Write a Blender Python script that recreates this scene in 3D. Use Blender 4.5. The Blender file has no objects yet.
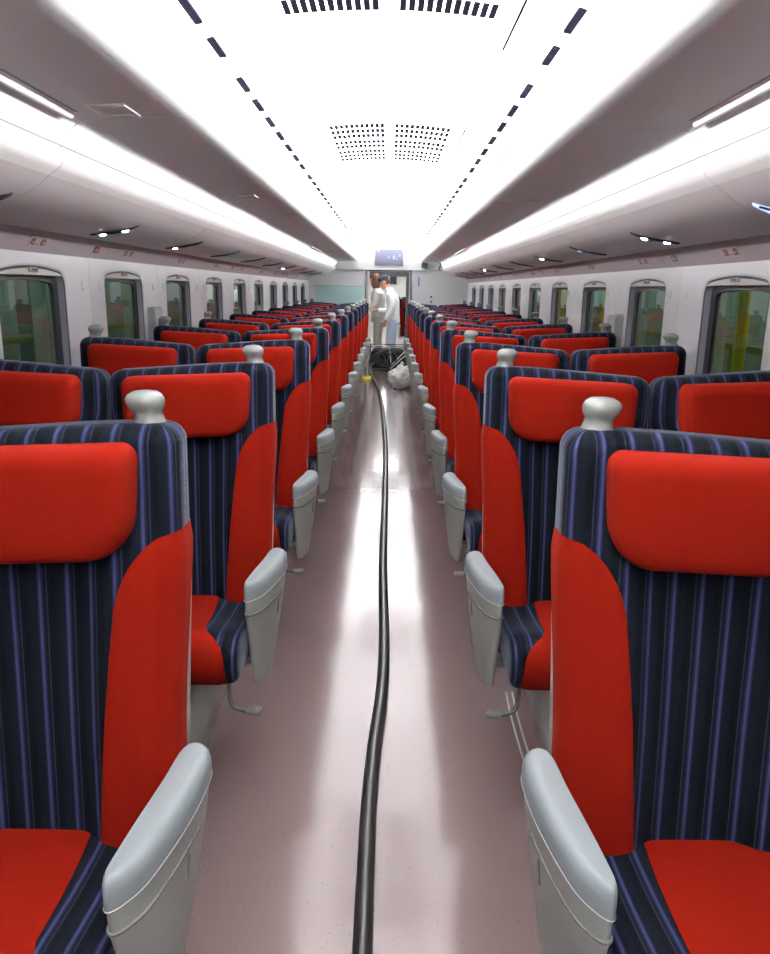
import bpy, bmesh, math, random
from mathutils import Vector, Matrix
random.seed(4)
PI = math.pi
scene = bpy.context.scene
C = scene.collection

# ------------------------------------------------------------------ camera, world, exposure
FPX = 760.0
cam_d = bpy.data.cameras.new('camera')
cam = bpy.data.objects.new('camera', cam_d)
C.objects.link(cam)
cam_d.sensor_fit = 'HORIZONTAL'
cam_d.sensor_width = 36.0
cam_d.lens = 36.0 * FPX / 770.0
cam_d.clip_start = 0.02
cam_d.clip_end = 200
ROLL = math.radians(0.85)      # the photograph hangs a little to the right
_vx, _vy = 5.0, -188.0         # vanishing point of the aisle from the middle of the picture
_ux = _vx * math.cos(ROLL) + _vy * math.sin(ROLL); _uy = -_vx * math.sin(ROLL) + _vy * math.cos(ROLL)
PITCH = math.atan(-_uy / FPX)
YAW = math.atan(_ux / math.hypot(FPX, _uy))
cam.matrix_world = Matrix.Translation((0.0245, 0.0, 1.40)) @ Matrix.Rotation(YAW, 4, 'Z') @ Matrix.Rotation(PI / 2 - PITCH, 4, 'X') @ Matrix.Rotation(ROLL, 4, 'Z')
scene.camera = cam

world = bpy.data.worlds.new('world')
scene.world = world
world.use_nodes = True
world.node_tree.nodes['Background'].inputs[0].default_value = (0.30, 0.36, 0.40, 1)
world.node_tree.nodes['Background'].inputs[1].default_value = 0.25

vs = scene.view_settings
vs.view_transform = 'Standard'
vs.look = 'None'
vs.gamma = 1.0
vs.use_curve_mapping = False
vs.exposure = 0.70
try:
    scene.cycles.use_denoising = True
    scene.cycles.max_bounces = 8
    scene.cycles.diffuse_bounces = 5
    scene.cycles.glossy_bounces = 4
    scene.cycles.transparent_max_bounces = 12
    scene.cycles.sample_clamp_indirect = 6.0
except Exception:
    pass
LAMP = 8.0          # radiance of the visible lamp tubes and panels
COVE_W = 16.5       # watts per metre of the lamps hidden in the ceiling coves
COVE_SPREAD = 70.0

# ------------------------------------------------------------------ materials
def mat(name, col, rough=0.5, metal=0.0, spec=0.5, coat=0.0, emit=None, estr=0.0, sheen=0.0, bump=0.0, bscale=400.0, var=0.0):
    m = bpy.data.materials.new(name)
    m.use_nodes = True
    nt = m.node_tree
    b = nt.nodes['Principled BSDF']
    b.inputs['Base Color'].default_value = (*col, 1)
    b.inputs['Roughness'].default_value = rough
    b.inputs['Metallic'].default_value = metal
    b.inputs['Specular IOR Level'].default_value = spec
    b.inputs['Coat Weight'].default_value = coat
    b.inputs['Coat Roughness'].default_value = 0.08
    if sheen:
        b.inputs['Sheen Weight'].default_value = sheen
        b.inputs['Sheen Roughness'].default_value = 0.4
    if emit:
        b.inputs['Emission Color'].default_value = (*emit, 1)
        b.inputs['Emission Strength'].default_value = estr
    tc = nt.nodes.new('ShaderNodeTexCoord')
    nz = nt.nodes.new('ShaderNodeTexNoise')
    nz.inputs['Scale'].default_value = bscale
    nz.inputs['Detail'].default_value = 3
    nt.links.new(tc.outputs['Object'], nz.inputs['Vector'])
    if bump:
        bp = nt.nodes.new('ShaderNodeBump')
        bp.inputs['Strength'].default_value = bump
        bp.inputs['Distance'].default_value = 0.002
        nt.links.new(nz.outputs['Fac'], bp.inputs['Height'])
        nt.links.new(bp.outputs['Normal'], b.inputs['Normal'])
    # gentle wear and grain in the colour
    n2 = nt.nodes.new('ShaderNodeTexNoise')
    n2.inputs['Scale'].default_value = 60.0
    n2.inputs['Detail'].default_value = 4
    nt.links.new(tc.outputs['Object'], n2.inputs['Vector'])
    mr = nt.nodes.new('ShaderNodeMapRange')
    v = var if var else 0.03
    mr.inputs['To Min'].default_value = 1 - v
    mr.inputs['To Max'].default_value = 1 + v
    nt.links.new(n2.outputs['Fac'], mr.inputs['Value'])
    mx = nt.nodes.new('ShaderNodeVectorMath')
    mx.operation = 'SCALE'
    mx.inputs[0].default_value = col
    nt.links.new(mr.outputs[0], mx.inputs['Scale'])
    nt.links.new(mx.outputs[0], b.inputs['Base Color'])
    return m

def stripe_mat(name):
    m = mat(name, (0.015, 0.02, 0.04), 0.95, sheen=0.32, spec=0.06, bump=0.35, bscale=900)
    nt = m.node_tree
    b = nt.nodes['Principled BSDF']
    b.inputs['Sheen Tint'].default_value = (0.75, 0.82, 1.0, 1)
    b.inputs['Sheen Roughness'].default_value = 0.22
    at = nt.nodes.new('ShaderNodeAttribute')
    at.attribute_name = 'stripe'
    dv = nt.nodes.new('ShaderNodeMath'); dv.operation = 'DIVIDE'; dv.inputs[1].default_value = 0.0445
    fr = nt.nodes.new('ShaderNodeMath'); fr.operation = 'FRACT'
    cr = nt.nodes.new('ShaderNodeValToRGB')
    cr.color_ramp.interpolation = 'LINEAR'
    el = cr.color_ramp.elements
    navy = (0.0045, 0.0058, 0.010, 1); dark = (0.0030, 0.0042, 0.006, 1)
    thin = (0.015, 0.017, 0.033, 1); wide = (0.030, 0.034, 0.078, 1); mid = (0.010, 0.013, 0.036, 1)
    stops = [(0.0, navy), (0.10, dark), (0.33, dark), (0.345, thin), (0.385, thin), (0.40, navy), (0.49, navy),
             (0.505, mid), (0.56, mid), (0.575, wide), (0.655, wide), (0.67, mid), (0.71, mid), (0.725, navy), (1.0, navy)]
    el[0].position, el[0].color = stops[0]
    el[1].position, el[1].color = stops[-1]
    for p, c in stops[1:-1]:
        e = el.new(p); e.color = c
    nt.links.new(at.outputs['Fac'], dv.inputs[0])
    nt.links.new(dv.outputs[0], fr.inputs[0])
    nt.links.new(fr.outputs[0], cr.inputs[0])
    nt.links.new(cr.outputs[0], b.inputs['Base Color'])
    return m

M = {}
M['red'] = mat('red_fabric', (0.145, 0.0052, 0.0017), 0.95, sheen=0.05, spec=0.06, bump=0.4, bscale=700, var=0.10)
M['red'].node_tree.nodes['Principled BSDF'].inputs['Sheen Tint'].default_value = (1.0, 0.12, 0.07, 1)
M['stripe'] = stripe_mat('striped_fabric')
M['grey_plastic'] = mat('grey_plastic', (0.38, 0.40, 0.37), 0.42)
M['pad_plastic'] = mat('pad_plastic', (0.25, 0.285, 0.295), 0.5, bump=0.1, bscale=900)
M['handle_plastic'] = mat('handle_plastic', (0.20, 0.215, 0.20), 0.25)
M['groove'] = mat('groove_grey', (0.13, 0.13, 0.125), 0.6)
M['pedestal'] = mat('pedestal_grey', (0.36, 0.37, 0.34), 0.4)
M['metal'] = mat('dark_metal', (0.025, 0.025, 0.026), 0.4, metal=0.0)
M['steel'] = mat('brushed_steel', (0.55, 0.55, 0.55), 0.35, metal=1.0, bump=0.2)
M['wall'] = mat('wall_white', (0.90, 0.91, 0.93), 0.35, bump=0.03, bscale=200)
M['strip'] = mat('strip_grey', (0.40, 0.365, 0.38), 0.4)
M['bin'] = mat('bin_grey', (0.89, 0.93, 0.95), 0.45)
M['lip'] = mat('lip_white', (0.82, 0.82, 0.82), 0.3)
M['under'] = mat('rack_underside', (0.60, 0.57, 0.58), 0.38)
M['ceil'] = mat('ceiling_white', (0.86, 0.86, 0.87), 0.5)
M['lamp'] = mat('light_diffuser', (0.9, 0.9, 0.9), 0.5, emit=(1.0, 0.985, 0.99), estr=LAMP)
M['lamp_bright'] = mat('lamp_panel', (0.9, 0.9, 0.9), 0.5, emit=(1, 1, 1), estr=6.0)
M['lamp_depot'] = mat('depot_tube', (0.9, 0.9, 0.9), 0.5, emit=(0.85, 1.0, 0.92), estr=24.0)
M['palegreen'] = mat('pale_green_paint', (0.55, 0.66, 0.58), 0.5)
M['dark'] = mat('slot_dark', (0.003, 0.003, 0.005), 0.9, spec=0.0)
M['slot'] = mat('slot_grille', (0.010, 0.010, 0.016), 0.9, spec=0.0)
M['gap'] = mat('gap_line', (0.004, 0.004, 0.005), 0.9, spec=0.0)
M['seam'] = mat('seam_grey', (0.30, 0.30, 0.32), 0.7)
M['jamb'] = mat('jamb_grey', (0.36, 0.36, 0.40), 0.4)
M['gasket'] = mat('black_gasket', (0.008, 0.008, 0.012), 0.4)
M['cream'] = mat('cream_plastic', (0.60, 0.60, 0.55), 0.4)
M['led'] = mat('reading_led', (0.9, 0.9, 1.0), 0.3, emit=(0.85, 0.9, 1.0), estr=40)
M['ledblue'] = mat('glowing_lens', (0.4, 0.5, 0.8), 0.3, emit=(0.35, 0.5, 1.0), estr=0.9)
M['lens'] = mat('lens_dark', (0.05, 0.06, 0.08), 0.15)
M['teal'] = mat('teal_panel', (0.46, 0.68, 0.67), 0.3)
M['frame'] = mat('door_frame_grey', (0.075, 0.08, 0.088), 0.35, metal=0.3)
M['screen'] = mat('screen_grey', (0.048, 0.05, 0.075), 0.6, spec=0.2)
M['mark'] = mat('screen_mark', (0.13, 0.135, 0.19), 0.4)
M['black'] = mat('black_rubber', (0.009, 0.009, 0.0095), 0.38, bump=0.1)
M['bluesign'] = mat('blue_sign', (0.05, 0.12, 0.45), 0.4)
M['redsign'] = mat('red_sign', (0.65, 0.12, 0.06), 0.4)
M['greensign'] = mat('green_sign', (0.10, 0.20, 0.10), 0.4)
M['glyph'] = mat('glyph_dark', (0.14, 0.07, 0.07), 0.5)
M['plate'] = mat('plate_pink', (0.44, 0.37, 0.37), 0.4)
M['yellow'] = mat('safety_yellow', (0.75, 0.62, 0.03), 0.5, var=0.1)
M['olive'] = mat('olive_yellow', (0.36, 0.34, 0.05), 0.5, var=0.1)
M['concrete'] = mat('concrete', (0.20, 0.20, 0.19), 0.9, bump=0.4, bscale=30, var=0.2)
M['asphalt'] = mat('dark_ground', (0.05, 0.05, 0.05), 0.9, bump=0.3, bscale=50)
M['greenwall'] = mat('green_wall', (0.34, 0.42, 0.37), 0.7, var=0.15)
M['coverall'] = mat('white_cloth', (0.78, 0.80, 0.84), 0.85, bump=0.5, bscale=60)
M['bluecloth'] = mat('pale_blue_cloth', (0.50, 0.58, 0.74), 0.85, bump=0.5, bscale=60)
M['greycloth'] = mat('grey_cloth', (0.48, 0.48, 0.46), 0.85, bump=0.5, bscale=60)
M['khaki'] = mat('khaki_cloth', (0.34, 0.33, 0.28), 0.85, bump=0.5, bscale=60)
M['skin'] = mat('skin', (0.55, 0.30, 0.20), 0.55)
M['hair'] = mat('hair_brown', (0.10, 0.03, 0.02), 0.6)
M['eye'] = mat('eye_dark', (0.02, 0.015, 0.012), 0.3)
M['lips'] = mat('lips', (0.42, 0.16, 0.13), 0.5)
M['cap'] = mat('navy_cap', (0.015, 0.02, 0.04), 0.8)
M['shoe'] = mat('shoe_black', (0.02, 0.02, 0.02), 0.5)
M['bag'] = mat('white_plastic_bag', (0.90, 0.91, 0.89), 0.35, bump=0.6, bscale=25)
M['machine'] = mat('machine_black', (0.006, 0.007, 0.006), 0.7, spec=0.15, bump=0.3, bscale=80)
M['cable'] = mat('cable_white', (0.75, 0.75, 0.72), 0.4)
M['darkgrey'] = mat('dark_grey', (0.12, 0.13, 0.14), 0.5)

def floor_mat():
    m = mat('speckled_vinyl', (0.40, 0.31, 0.31), 0.15, spec=0.42, coat=0.2)
    nt = m.node_tree
    b = nt.nodes['Principled BSDF']
    b.inputs['Coat Roughness'].default_value = 0.05
    tc = nt.nodes.new('ShaderNodeTexCoord')
    vo = nt.nodes.new('ShaderNodeTexVoronoi'); vo.inputs['Scale'].default_value = 70
    nt.links.new(tc.outputs['Object'], vo.inputs['Vector'])
    r1 = nt.nodes.new('ShaderNodeMapRange')
    r1.inputs['From Min'].default_value = 0.10; r1.inputs['From Max'].default_value = 0.16
    r1.inputs['To Min'].default_value = 1.0; r1.inputs['To Max'].default_value = 0.0
    nt.links.new(vo.outputs['Distance'], r1.inputs['Value'])
    sp = nt.nodes.new('ShaderNodeSeparateColor')
    nt.links.new(vo.outputs['Color'], sp.inputs[0])
    gt = nt.nodes.new('ShaderNodeMath'); gt.operation = 'GREATER_THAN'; gt.inputs[1].default_value = 0.62
    nt.links.new(sp.outputs[0], gt.inputs[0])
    mu = nt.nodes.new('ShaderNodeMath'); mu.operation = 'MULTIPLY'
    nt.links.new(r1.outputs[0], mu.inputs[0]); nt.links.new(gt.outputs[0], mu.inputs[1])
    n = nt.nodes.new('ShaderNodeTexNoise'); n.inputs['Scale'].default_value = 2.2; n.inputs['Detail'].default_value = 5
    nt.links.new(tc.outputs['Object'], n.inputs['Vector'])
    base = nt.nodes.new('ShaderNodeMix'); base.data_type = 'RGBA'
    base.inputs['A'].default_value = (0.150, 0.104, 0.104, 1); base.inputs['B'].default_value = (0.180, 0.127, 0.127, 1)
    nt.links.new(n.outputs['Fac'], base.inputs['Factor'])
    mx = nt.nodes.new('ShaderNodeMix'); mx.data_type = 'RGBA'
    mx.inputs['B'].default_value = (0.10, 0.055, 0.05, 1)
    nt.links.new(base.outputs['Result'], mx.inputs['A'])
    nt.links.new(mu.outputs[0], mx.inputs['Factor'])
    nt.links.new(mx.outputs['Result'], b.inputs['Base Color'])
    # slow waviness of the waxed surface
    n3 = nt.nodes.new('ShaderNodeTexNoise'); n3.inputs['Scale'].default_value = 9; n3.inputs['Detail'].default_value = 2
    nt.links.new(tc.outputs['Object'], n3.inputs['Vector'])
    bp = nt.nodes.new('ShaderNodeBump'); bp.inputs['Strength'].default_value = 0.06; bp.inputs['Distance'].default_value = 0.01
    nt.links.new(n3.outputs['Fac'], bp.inputs['Height'])
    nt.links.new(bp.outputs['Normal'], b.inputs['Coat Normal'])
    nt.links.new(bp.outputs['Normal'], b.inputs['Normal'])
    return m
M['floor'] = floor_mat()

def glass_mat():
    m = bpy.data.materials.new('window_glass')
    m.use_nodes = True
    nt = m.node_tree
    nt.nodes.clear()
    out = nt.nodes.new('ShaderNodeOutputMaterial')
    tr = nt.nodes.new('ShaderNodeBsdfTransparent'); tr.inputs[0].default_value = (0.72, 0.80, 0.75, 1)
    gl = nt.nodes.new('ShaderNodeBsdfGlossy'); gl.inputs['Roughness'].default_value = 0.01
    lw = nt.nodes.new('ShaderNodeLayerWeight'); lw.inputs['Blend'].default_value = 0.5
    pw = nt.nodes.new('ShaderNodeMath'); pw.operation = 'POWER'; pw.inputs[1].default_value = 4.2
    mu = nt.nodes.new('ShaderNodeMath'); mu.operation = 'MULTIPLY_ADD'; mu.inputs[1].default_value = 0.95; mu.inputs[2].default_value = 0.07; mu.use_clamp = True
    nt.links.new(lw.outputs['Facing'], pw.inputs[0])
    mx = nt.nodes.new('ShaderNodeMixShader')
    nt.links.new(pw.outputs[0], mu.inputs[0]); nt.links.new(mu.outputs[0], mx.inputs[0])
    nt.links.new(tr.outputs[0], mx.inputs[1]); nt.links.new(gl.outputs[0], mx.inputs[2])
    nt.links.new(mx.outputs[0], out.inputs[0])
    return m
M['glass'] = glass_mat()

# ------------------------------------------------------------------ mesh helpers
class MB:
    """collects vertices and faces; build() links them as one mesh object"""
    def __init__(self):
        self.v = []; self.f = []; self.a = []; self.mi = []; self.cur = 0
    def add(self, vs, fs, at=None):
        n = len(self.v)
        self.v += [tuple(p) for p in vs]
        self.a += list(at) if at is not None else [0.0] * len(vs)
        for q in fs:
            self.f.append([n + i for i in q]); self.mi.append(self.cur)
        return self
    def box(self, x0, x1, y0, y1, z0, z1):
        vs = [(x0, y0, z0), (x1, y0, z0), (x1, y1, z0), (x0, y1, z0), (x0, y0, z1), (x1, y0, z1), (x1, y1, z1), (x0, y1, z1)]
        return self.add(vs, [(0, 3, 2, 1), (4, 5, 6, 7), (0, 1, 5, 4), (1, 2, 6, 5), (2, 3, 7, 6), (3, 0, 4, 7)])
    def rings(self, rs, closed=True, cap0=True, cap1=True, at=None):
        n = len(rs[0]); vs = []; at2 = []
        for i, r in enumerate(rs):
            vs += list(r)
            if at is not None: at2 += list(at[i])
        fs = []
        m = n if closed else n - 1
        for i in range(len(rs) - 1):
            for j in range(m):
                k = (j + 1) % n
                fs.append((i * n + j, i * n + k, (i + 1) * n + k, (i + 1) * n + j))
        if closed and cap0: fs.append(tuple(range(n - 1, -1, -1)))
        if closed and cap1: fs.append(tuple((len(rs) - 1) * n + j for j in range(n)))
        return self.add(vs, fs, at2 if at is not None else None)
    def tube(self, pts, r, n=10, cap=True):
        pts = [Vector(p) for p in pts]
        rs = []
        up = Vector((0.13, 0.21, 1)).normalized()
        prev = None
        for i, p in enumerate(pts):
            t = (pts[min(i + 1, len(pts) - 1)] - pts[max(i - 1, 0)]).normalized()
            if prev is None:
                u = t.cross(up)
                if u.length < 1e-3: u = t.cross(Vector((1, 0, 0)))
            else:
                u = prev - t * prev.dot(t)
            u.normalize(); prev = u
            w = t.cross(u)
            rr = r[i] if isinstance(r, (list, tuple)) else r
            rs.append([tuple(p + (u * math.cos(2 * PI * k / n) + w * math.sin(2 * PI * k / n)) * rr) for k in range(n)])
        return self.rings(rs, True, cap, cap)
    def mesh(self, name, mats, smooth=True, recalc=True, attr=False, flip=False):
        me = bpy.data.meshes.new(name)
        me.from_pydata(self.v, [], self.f)
        if not isinstance(mats, (list, tuple)): mats = [mats]
        for m in mats: me.materials.append(m)
        me.polygons.foreach_set('material_index', self.mi)
        if recalc or flip:
            bm = bmesh.new(); bm.from_mesh(me)
            if recalc: bmesh.ops.recalc_face_normals(bm, faces=bm.faces)
            if flip: bmesh.ops.reverse_faces(bm, faces=bm.faces)
            bm.to_mesh(me); bm.free()
        if attr:
            a = me.attributes.new('stripe', 'FLOAT', 'POINT')
            a.data.foreach_set('value', self.a)
        if smooth:
            me.polygons.foreach_set('use_smooth', [True] * len(me.polygons))
            try: me.set_sharp_from_angle(angle=math.radians(40))
            except Exception: pass
        me.update()
        return me
    def build(self, name, mats, parent=None, **k):
        o = bpy.data.objects.new(name, self.mesh(name, mats, **k))
        C.objects.link(o)
        if parent is not None: o.parent = parent
        return o

def inst(name, me, parent=None, loc=None, rot=None, scale=None):
    o = bpy.data.objects.new(name, me); C.objects.link(o)
    if parent is not None: o.parent = parent
    if loc is not None: o.location = loc
    if rot is not None: o.rotation_euler = rot
    if scale is not None: o.scale = scale
    return o
def tag(o, label=None, cat=None, group=None, kind=None):
    if label: o['label'] = label
    if cat: o['category'] = cat
    if group: o['group'] = group
    if kind: o['kind'] = kind
    return o
def empty(name, loc=(0, 0, 0), rz=0.0):
    o = bpy.data.objects.new(name, None); C.objects.link(o)
    o.location = loc; o.rotation_euler = (0, 0, rz); o.empty_display_size = 0.1
    return o
def copy_tree(o, parent=None):
    c = o.copy(); C.objects.link(c)
    if parent is not None: c.parent = parent
    for ch in list(KIDS.get(o.name, [])): copy_tree(ch, c)
    return c
KIDS = {}
def index_kids():
    KIDS.clear()
    for o in scene.objects:
        if o.parent is not None: KIDS.setdefault(o.parent.name, []).append(o)
def sm(x, a, b):
    t = max(0.0, min(1.0, (x - a) / (b - a))); return t * t * (3 - 2 * t)
def lerp(a, b, t): return a + (b - a) * t
def interp(x, tab):
    if x <= tab[0][0]: return tab[0][1]
    for (a, va), (b, vb) in zip(tab, tab[1:]):
        if x <= b: return va + (vb - va) * (x - a) / (b - a)
    return tab[-1][1]
def catmull(pts, n=6):
    P = [Vector(p) for p in pts]; out = []
    for i in range(len(P) - 1):
        p0 = P[max(i - 1, 0)]; p1 = P[i]; p2 = P[i + 1]; p3 = P[min(i + 2, len(P) - 1)]
        for k in range(n):
            t = k / n
            out.append(0.5 * ((2 * p1) + (p2 - p0) * t + (2 * p0 - 5 * p1 + 4 * p2 - p3) * t * t + (3 * p1 - p0 - 3 * p2 + p3) * t ** 3))
    out.append(P[-1]); return out
def round_rect(x0, x1, y0, y1, r, n=6):
    rr = r if isinstance(r, (list, tuple)) else [r] * 4      # corners: (x1,y1) (x0,y1) (x0,y0) (x1,y0)
    out = []
    for (cx, cy, a0, q) in ((x1 - rr[0], y1 - rr[0], 0, rr[0]), (x0 + rr[1], y1 - rr[1], 90, rr[1]), (x0 + rr[2], y0 + rr[2], 180, rr[2]), (x1 - rr[3], y0 + rr[3], 270, rr[3])):
        for k in range(n + 1):
            a = math.radians(a0 + 90 * k / n); out.append((cx + q * math.cos(a), cy + q * math.sin(a)))
    return out

Y0, Y1 = -2.2, 12.75          # the saloon runs from behind the camera to the end wall
HW = 1.30                     # half width between the window walls

# ------------------------------------------------------------------ floor
fl = MB().box(-1.36, 1.36, Y0 - 0.1, 30, -0.06, 0.0).build('floor', M['floor'], smooth=False)
tag(fl, 'glossy speckled pinkish grey vinyl floor of the aisle', kind='structure')

# ------------------------------------------------------------------ side walls with windows
WZ0, WZ1 = 0.0, 1.513         # window wall height
def win_outline(yc0, yc1, z0, z1, n=8, inset=0.0):
    pts = round_rect(yc0 + inset, yc1 - inset, z0 + inset, z1 - inset, [0.05 - inset * .5, 0.05 - inset * .5, 0.06, 0.06], n)
    p, q = pts[n], pts[n + 1]
    pts[n + 1:n + 1] = [(lerp(p[0], q[0], k / 9), p[1]) for k in range(1, 9)]
    hw = (yc1 - yc0) / 2; c = (yc0 + yc1) / 2
    return [(y, z + 0.024 * (1 - ((y - c) / hw) ** 2) * sm(z, 1.30, 1.42)) for y, z in pts]
def wall_panel_mesh():
    # local y 0..1 ; window at .19-.75 ; x = 0 is the room face, outward is +x
    hole = win_outline(0.19, 0.75, 0.80, 1.440)
    cy, cz = 0.47, 1.13
    y0, y1, z0, z1 = 0.0015, 0.9985, WZ0, WZ1
    outer = []
    for (y, z) in hole:
        dy, dz = y - cy, z - cz
        s = 1e9
        if dy > 1e-9: s = min(s, (y1 - cy) / dy)
        if dy < -1e-9: s = min(s, (y0 - cy) / dy)
        if dz > 1e-9: s = min(s, (z1 - cz) / dz)
        if dz < -1e-9: s = min(s, (z0 - cz) / dz)
        outer.append([cy + dy * s, cz + dz * s])
    for (qy, qz) in ((y0, z0), (y0, z1), (y1, z0), (y1, z1)):
        k = min(range(len(outer)), key=lambda i: (outer[i][0] - qy) ** 2 + (outer[i][1] - qz) ** 2)
        outer[k] = [qy, qz]
    mb = MB()
    o2 = [(lerp(h[0], o[0], .10), lerp(h[1], o[1], .10)) for h, o in zip(hole, outer)]
    mid = [(cy + (h[0] - cy) * 1.045, cz + (h[1] - cz) * 1.035) for h in hole]
    rs = [[(0.035, y, z) for y, z in outer], [(0.0, y, z) for y, z in outer], [(0.0, y, z) for y, z in mid],
          [(0.004, cy + (h[0] - cy) * 1.012, cz + (h[1] - cz) * 1.012) for h in hole], [(0.012, y, z) for y, z in hole], [(0.035, y, z) for y, z in hole]]
    mb.rings(rs, True, False, False)
    return mb
def mirror_mb(mb):
    m = MB(); m.v = [(-x, y, z) for x, y, z in mb.v]; m.f = [list(reversed(f)) for f in mb.f]; m.a = list(mb.a); m.mi = list(mb.mi); return m
wp = wall_panel_mesh()
win_parts = {}
def window_meshes():
    hole = win_outline(0.19, 0.75, 0.80, 1.440)
    cy, cz = 0.47, 1.13
    def sc(k): return win_outline(0.19, 0.75, 0.80, 1.440, inset=k)
    jamb = MB().rings([[(0.033, y, z) for y, z in sc(-0.004)], [(0.012, y, z) for y, z in sc(0.0005)], [(0.036, y, z) for y, z in sc(0.003)], [(0.05, y, z) for y, z in sc(0.004)]], True, False, False)
    gas = MB().rings([[(0.05, y, z) for y, z in sc(0.0)], [(0.036, y, z) for y, z in sc(0.003)], [(0.036, y, z) for y, z in sc(0.045)], [(0.05, y, z) for y, z in sc(0.048)]], True, False, False)
    shadow_gap = MB().tube([(0.010, y, z) for y, z in sc(-0.001)] + [(0.010, *sc(-0.001)[0])], 0.0035, 6, False)  # dark tube standing for the shadow gap round the opening
    pane = MB().rings([[(0.042, y, z) for y, z in sc(0.03)], [(0.046, y, z) for y, z in sc(0.03)]])
    # blind box under the arch: an arched cream cassette
    top = [(y, z) for y, z in sc(0.006) if z > 1.432]
    zb = 1.430
    poly = top + [(0.196, zb), (0.744, zb)]
    poly = sorted(top, key=lambda p: p[0])
    poly = poly + [(0.744, zb), (0.196, zb)]
    cyv, czv = 0.47, 1.450
    def shr(k): return [(cyv + (y - cyv) * (1 - k * 0.6), czv + (z - czv) * (1 - k * 3)) for y, z in poly]
    val = MB().rings([[(0.036, y, z) for y, z in poly], [(0.012, y, z) for y, z in poly], [(0.006, y, z) for y, z in shr(0.03)]])
    hnd = MB().rings([[(x, y, z) for y, z in round_rect(0.435 + i, 0.505 - i, 1.442 + i, 1.460 - i, 0.007, 3)] for x, i in ((0.008, 0), (0.0, 0), (-0.003, 0.003))])
    hin = MB().rings([[(x, y, z) for y, z in round_rect(0.45, 0.49, 1.447, 1.455, 0.003, 3)] for x in (-0.0025, -0.0045)])
    return dict(shadow_gap=(shadow_gap, M['darkgrey']), jamb=(jamb, M['jamb']), gasket=(gas, M['gasket']), pane=(pane, M['glass']), blind_box=(val, M['cream']), blind_handle=(hnd, M['grey_plastic']), handle_slot=(hin, M['groove']))
WM = window_meshes()
wnum = 0
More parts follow.
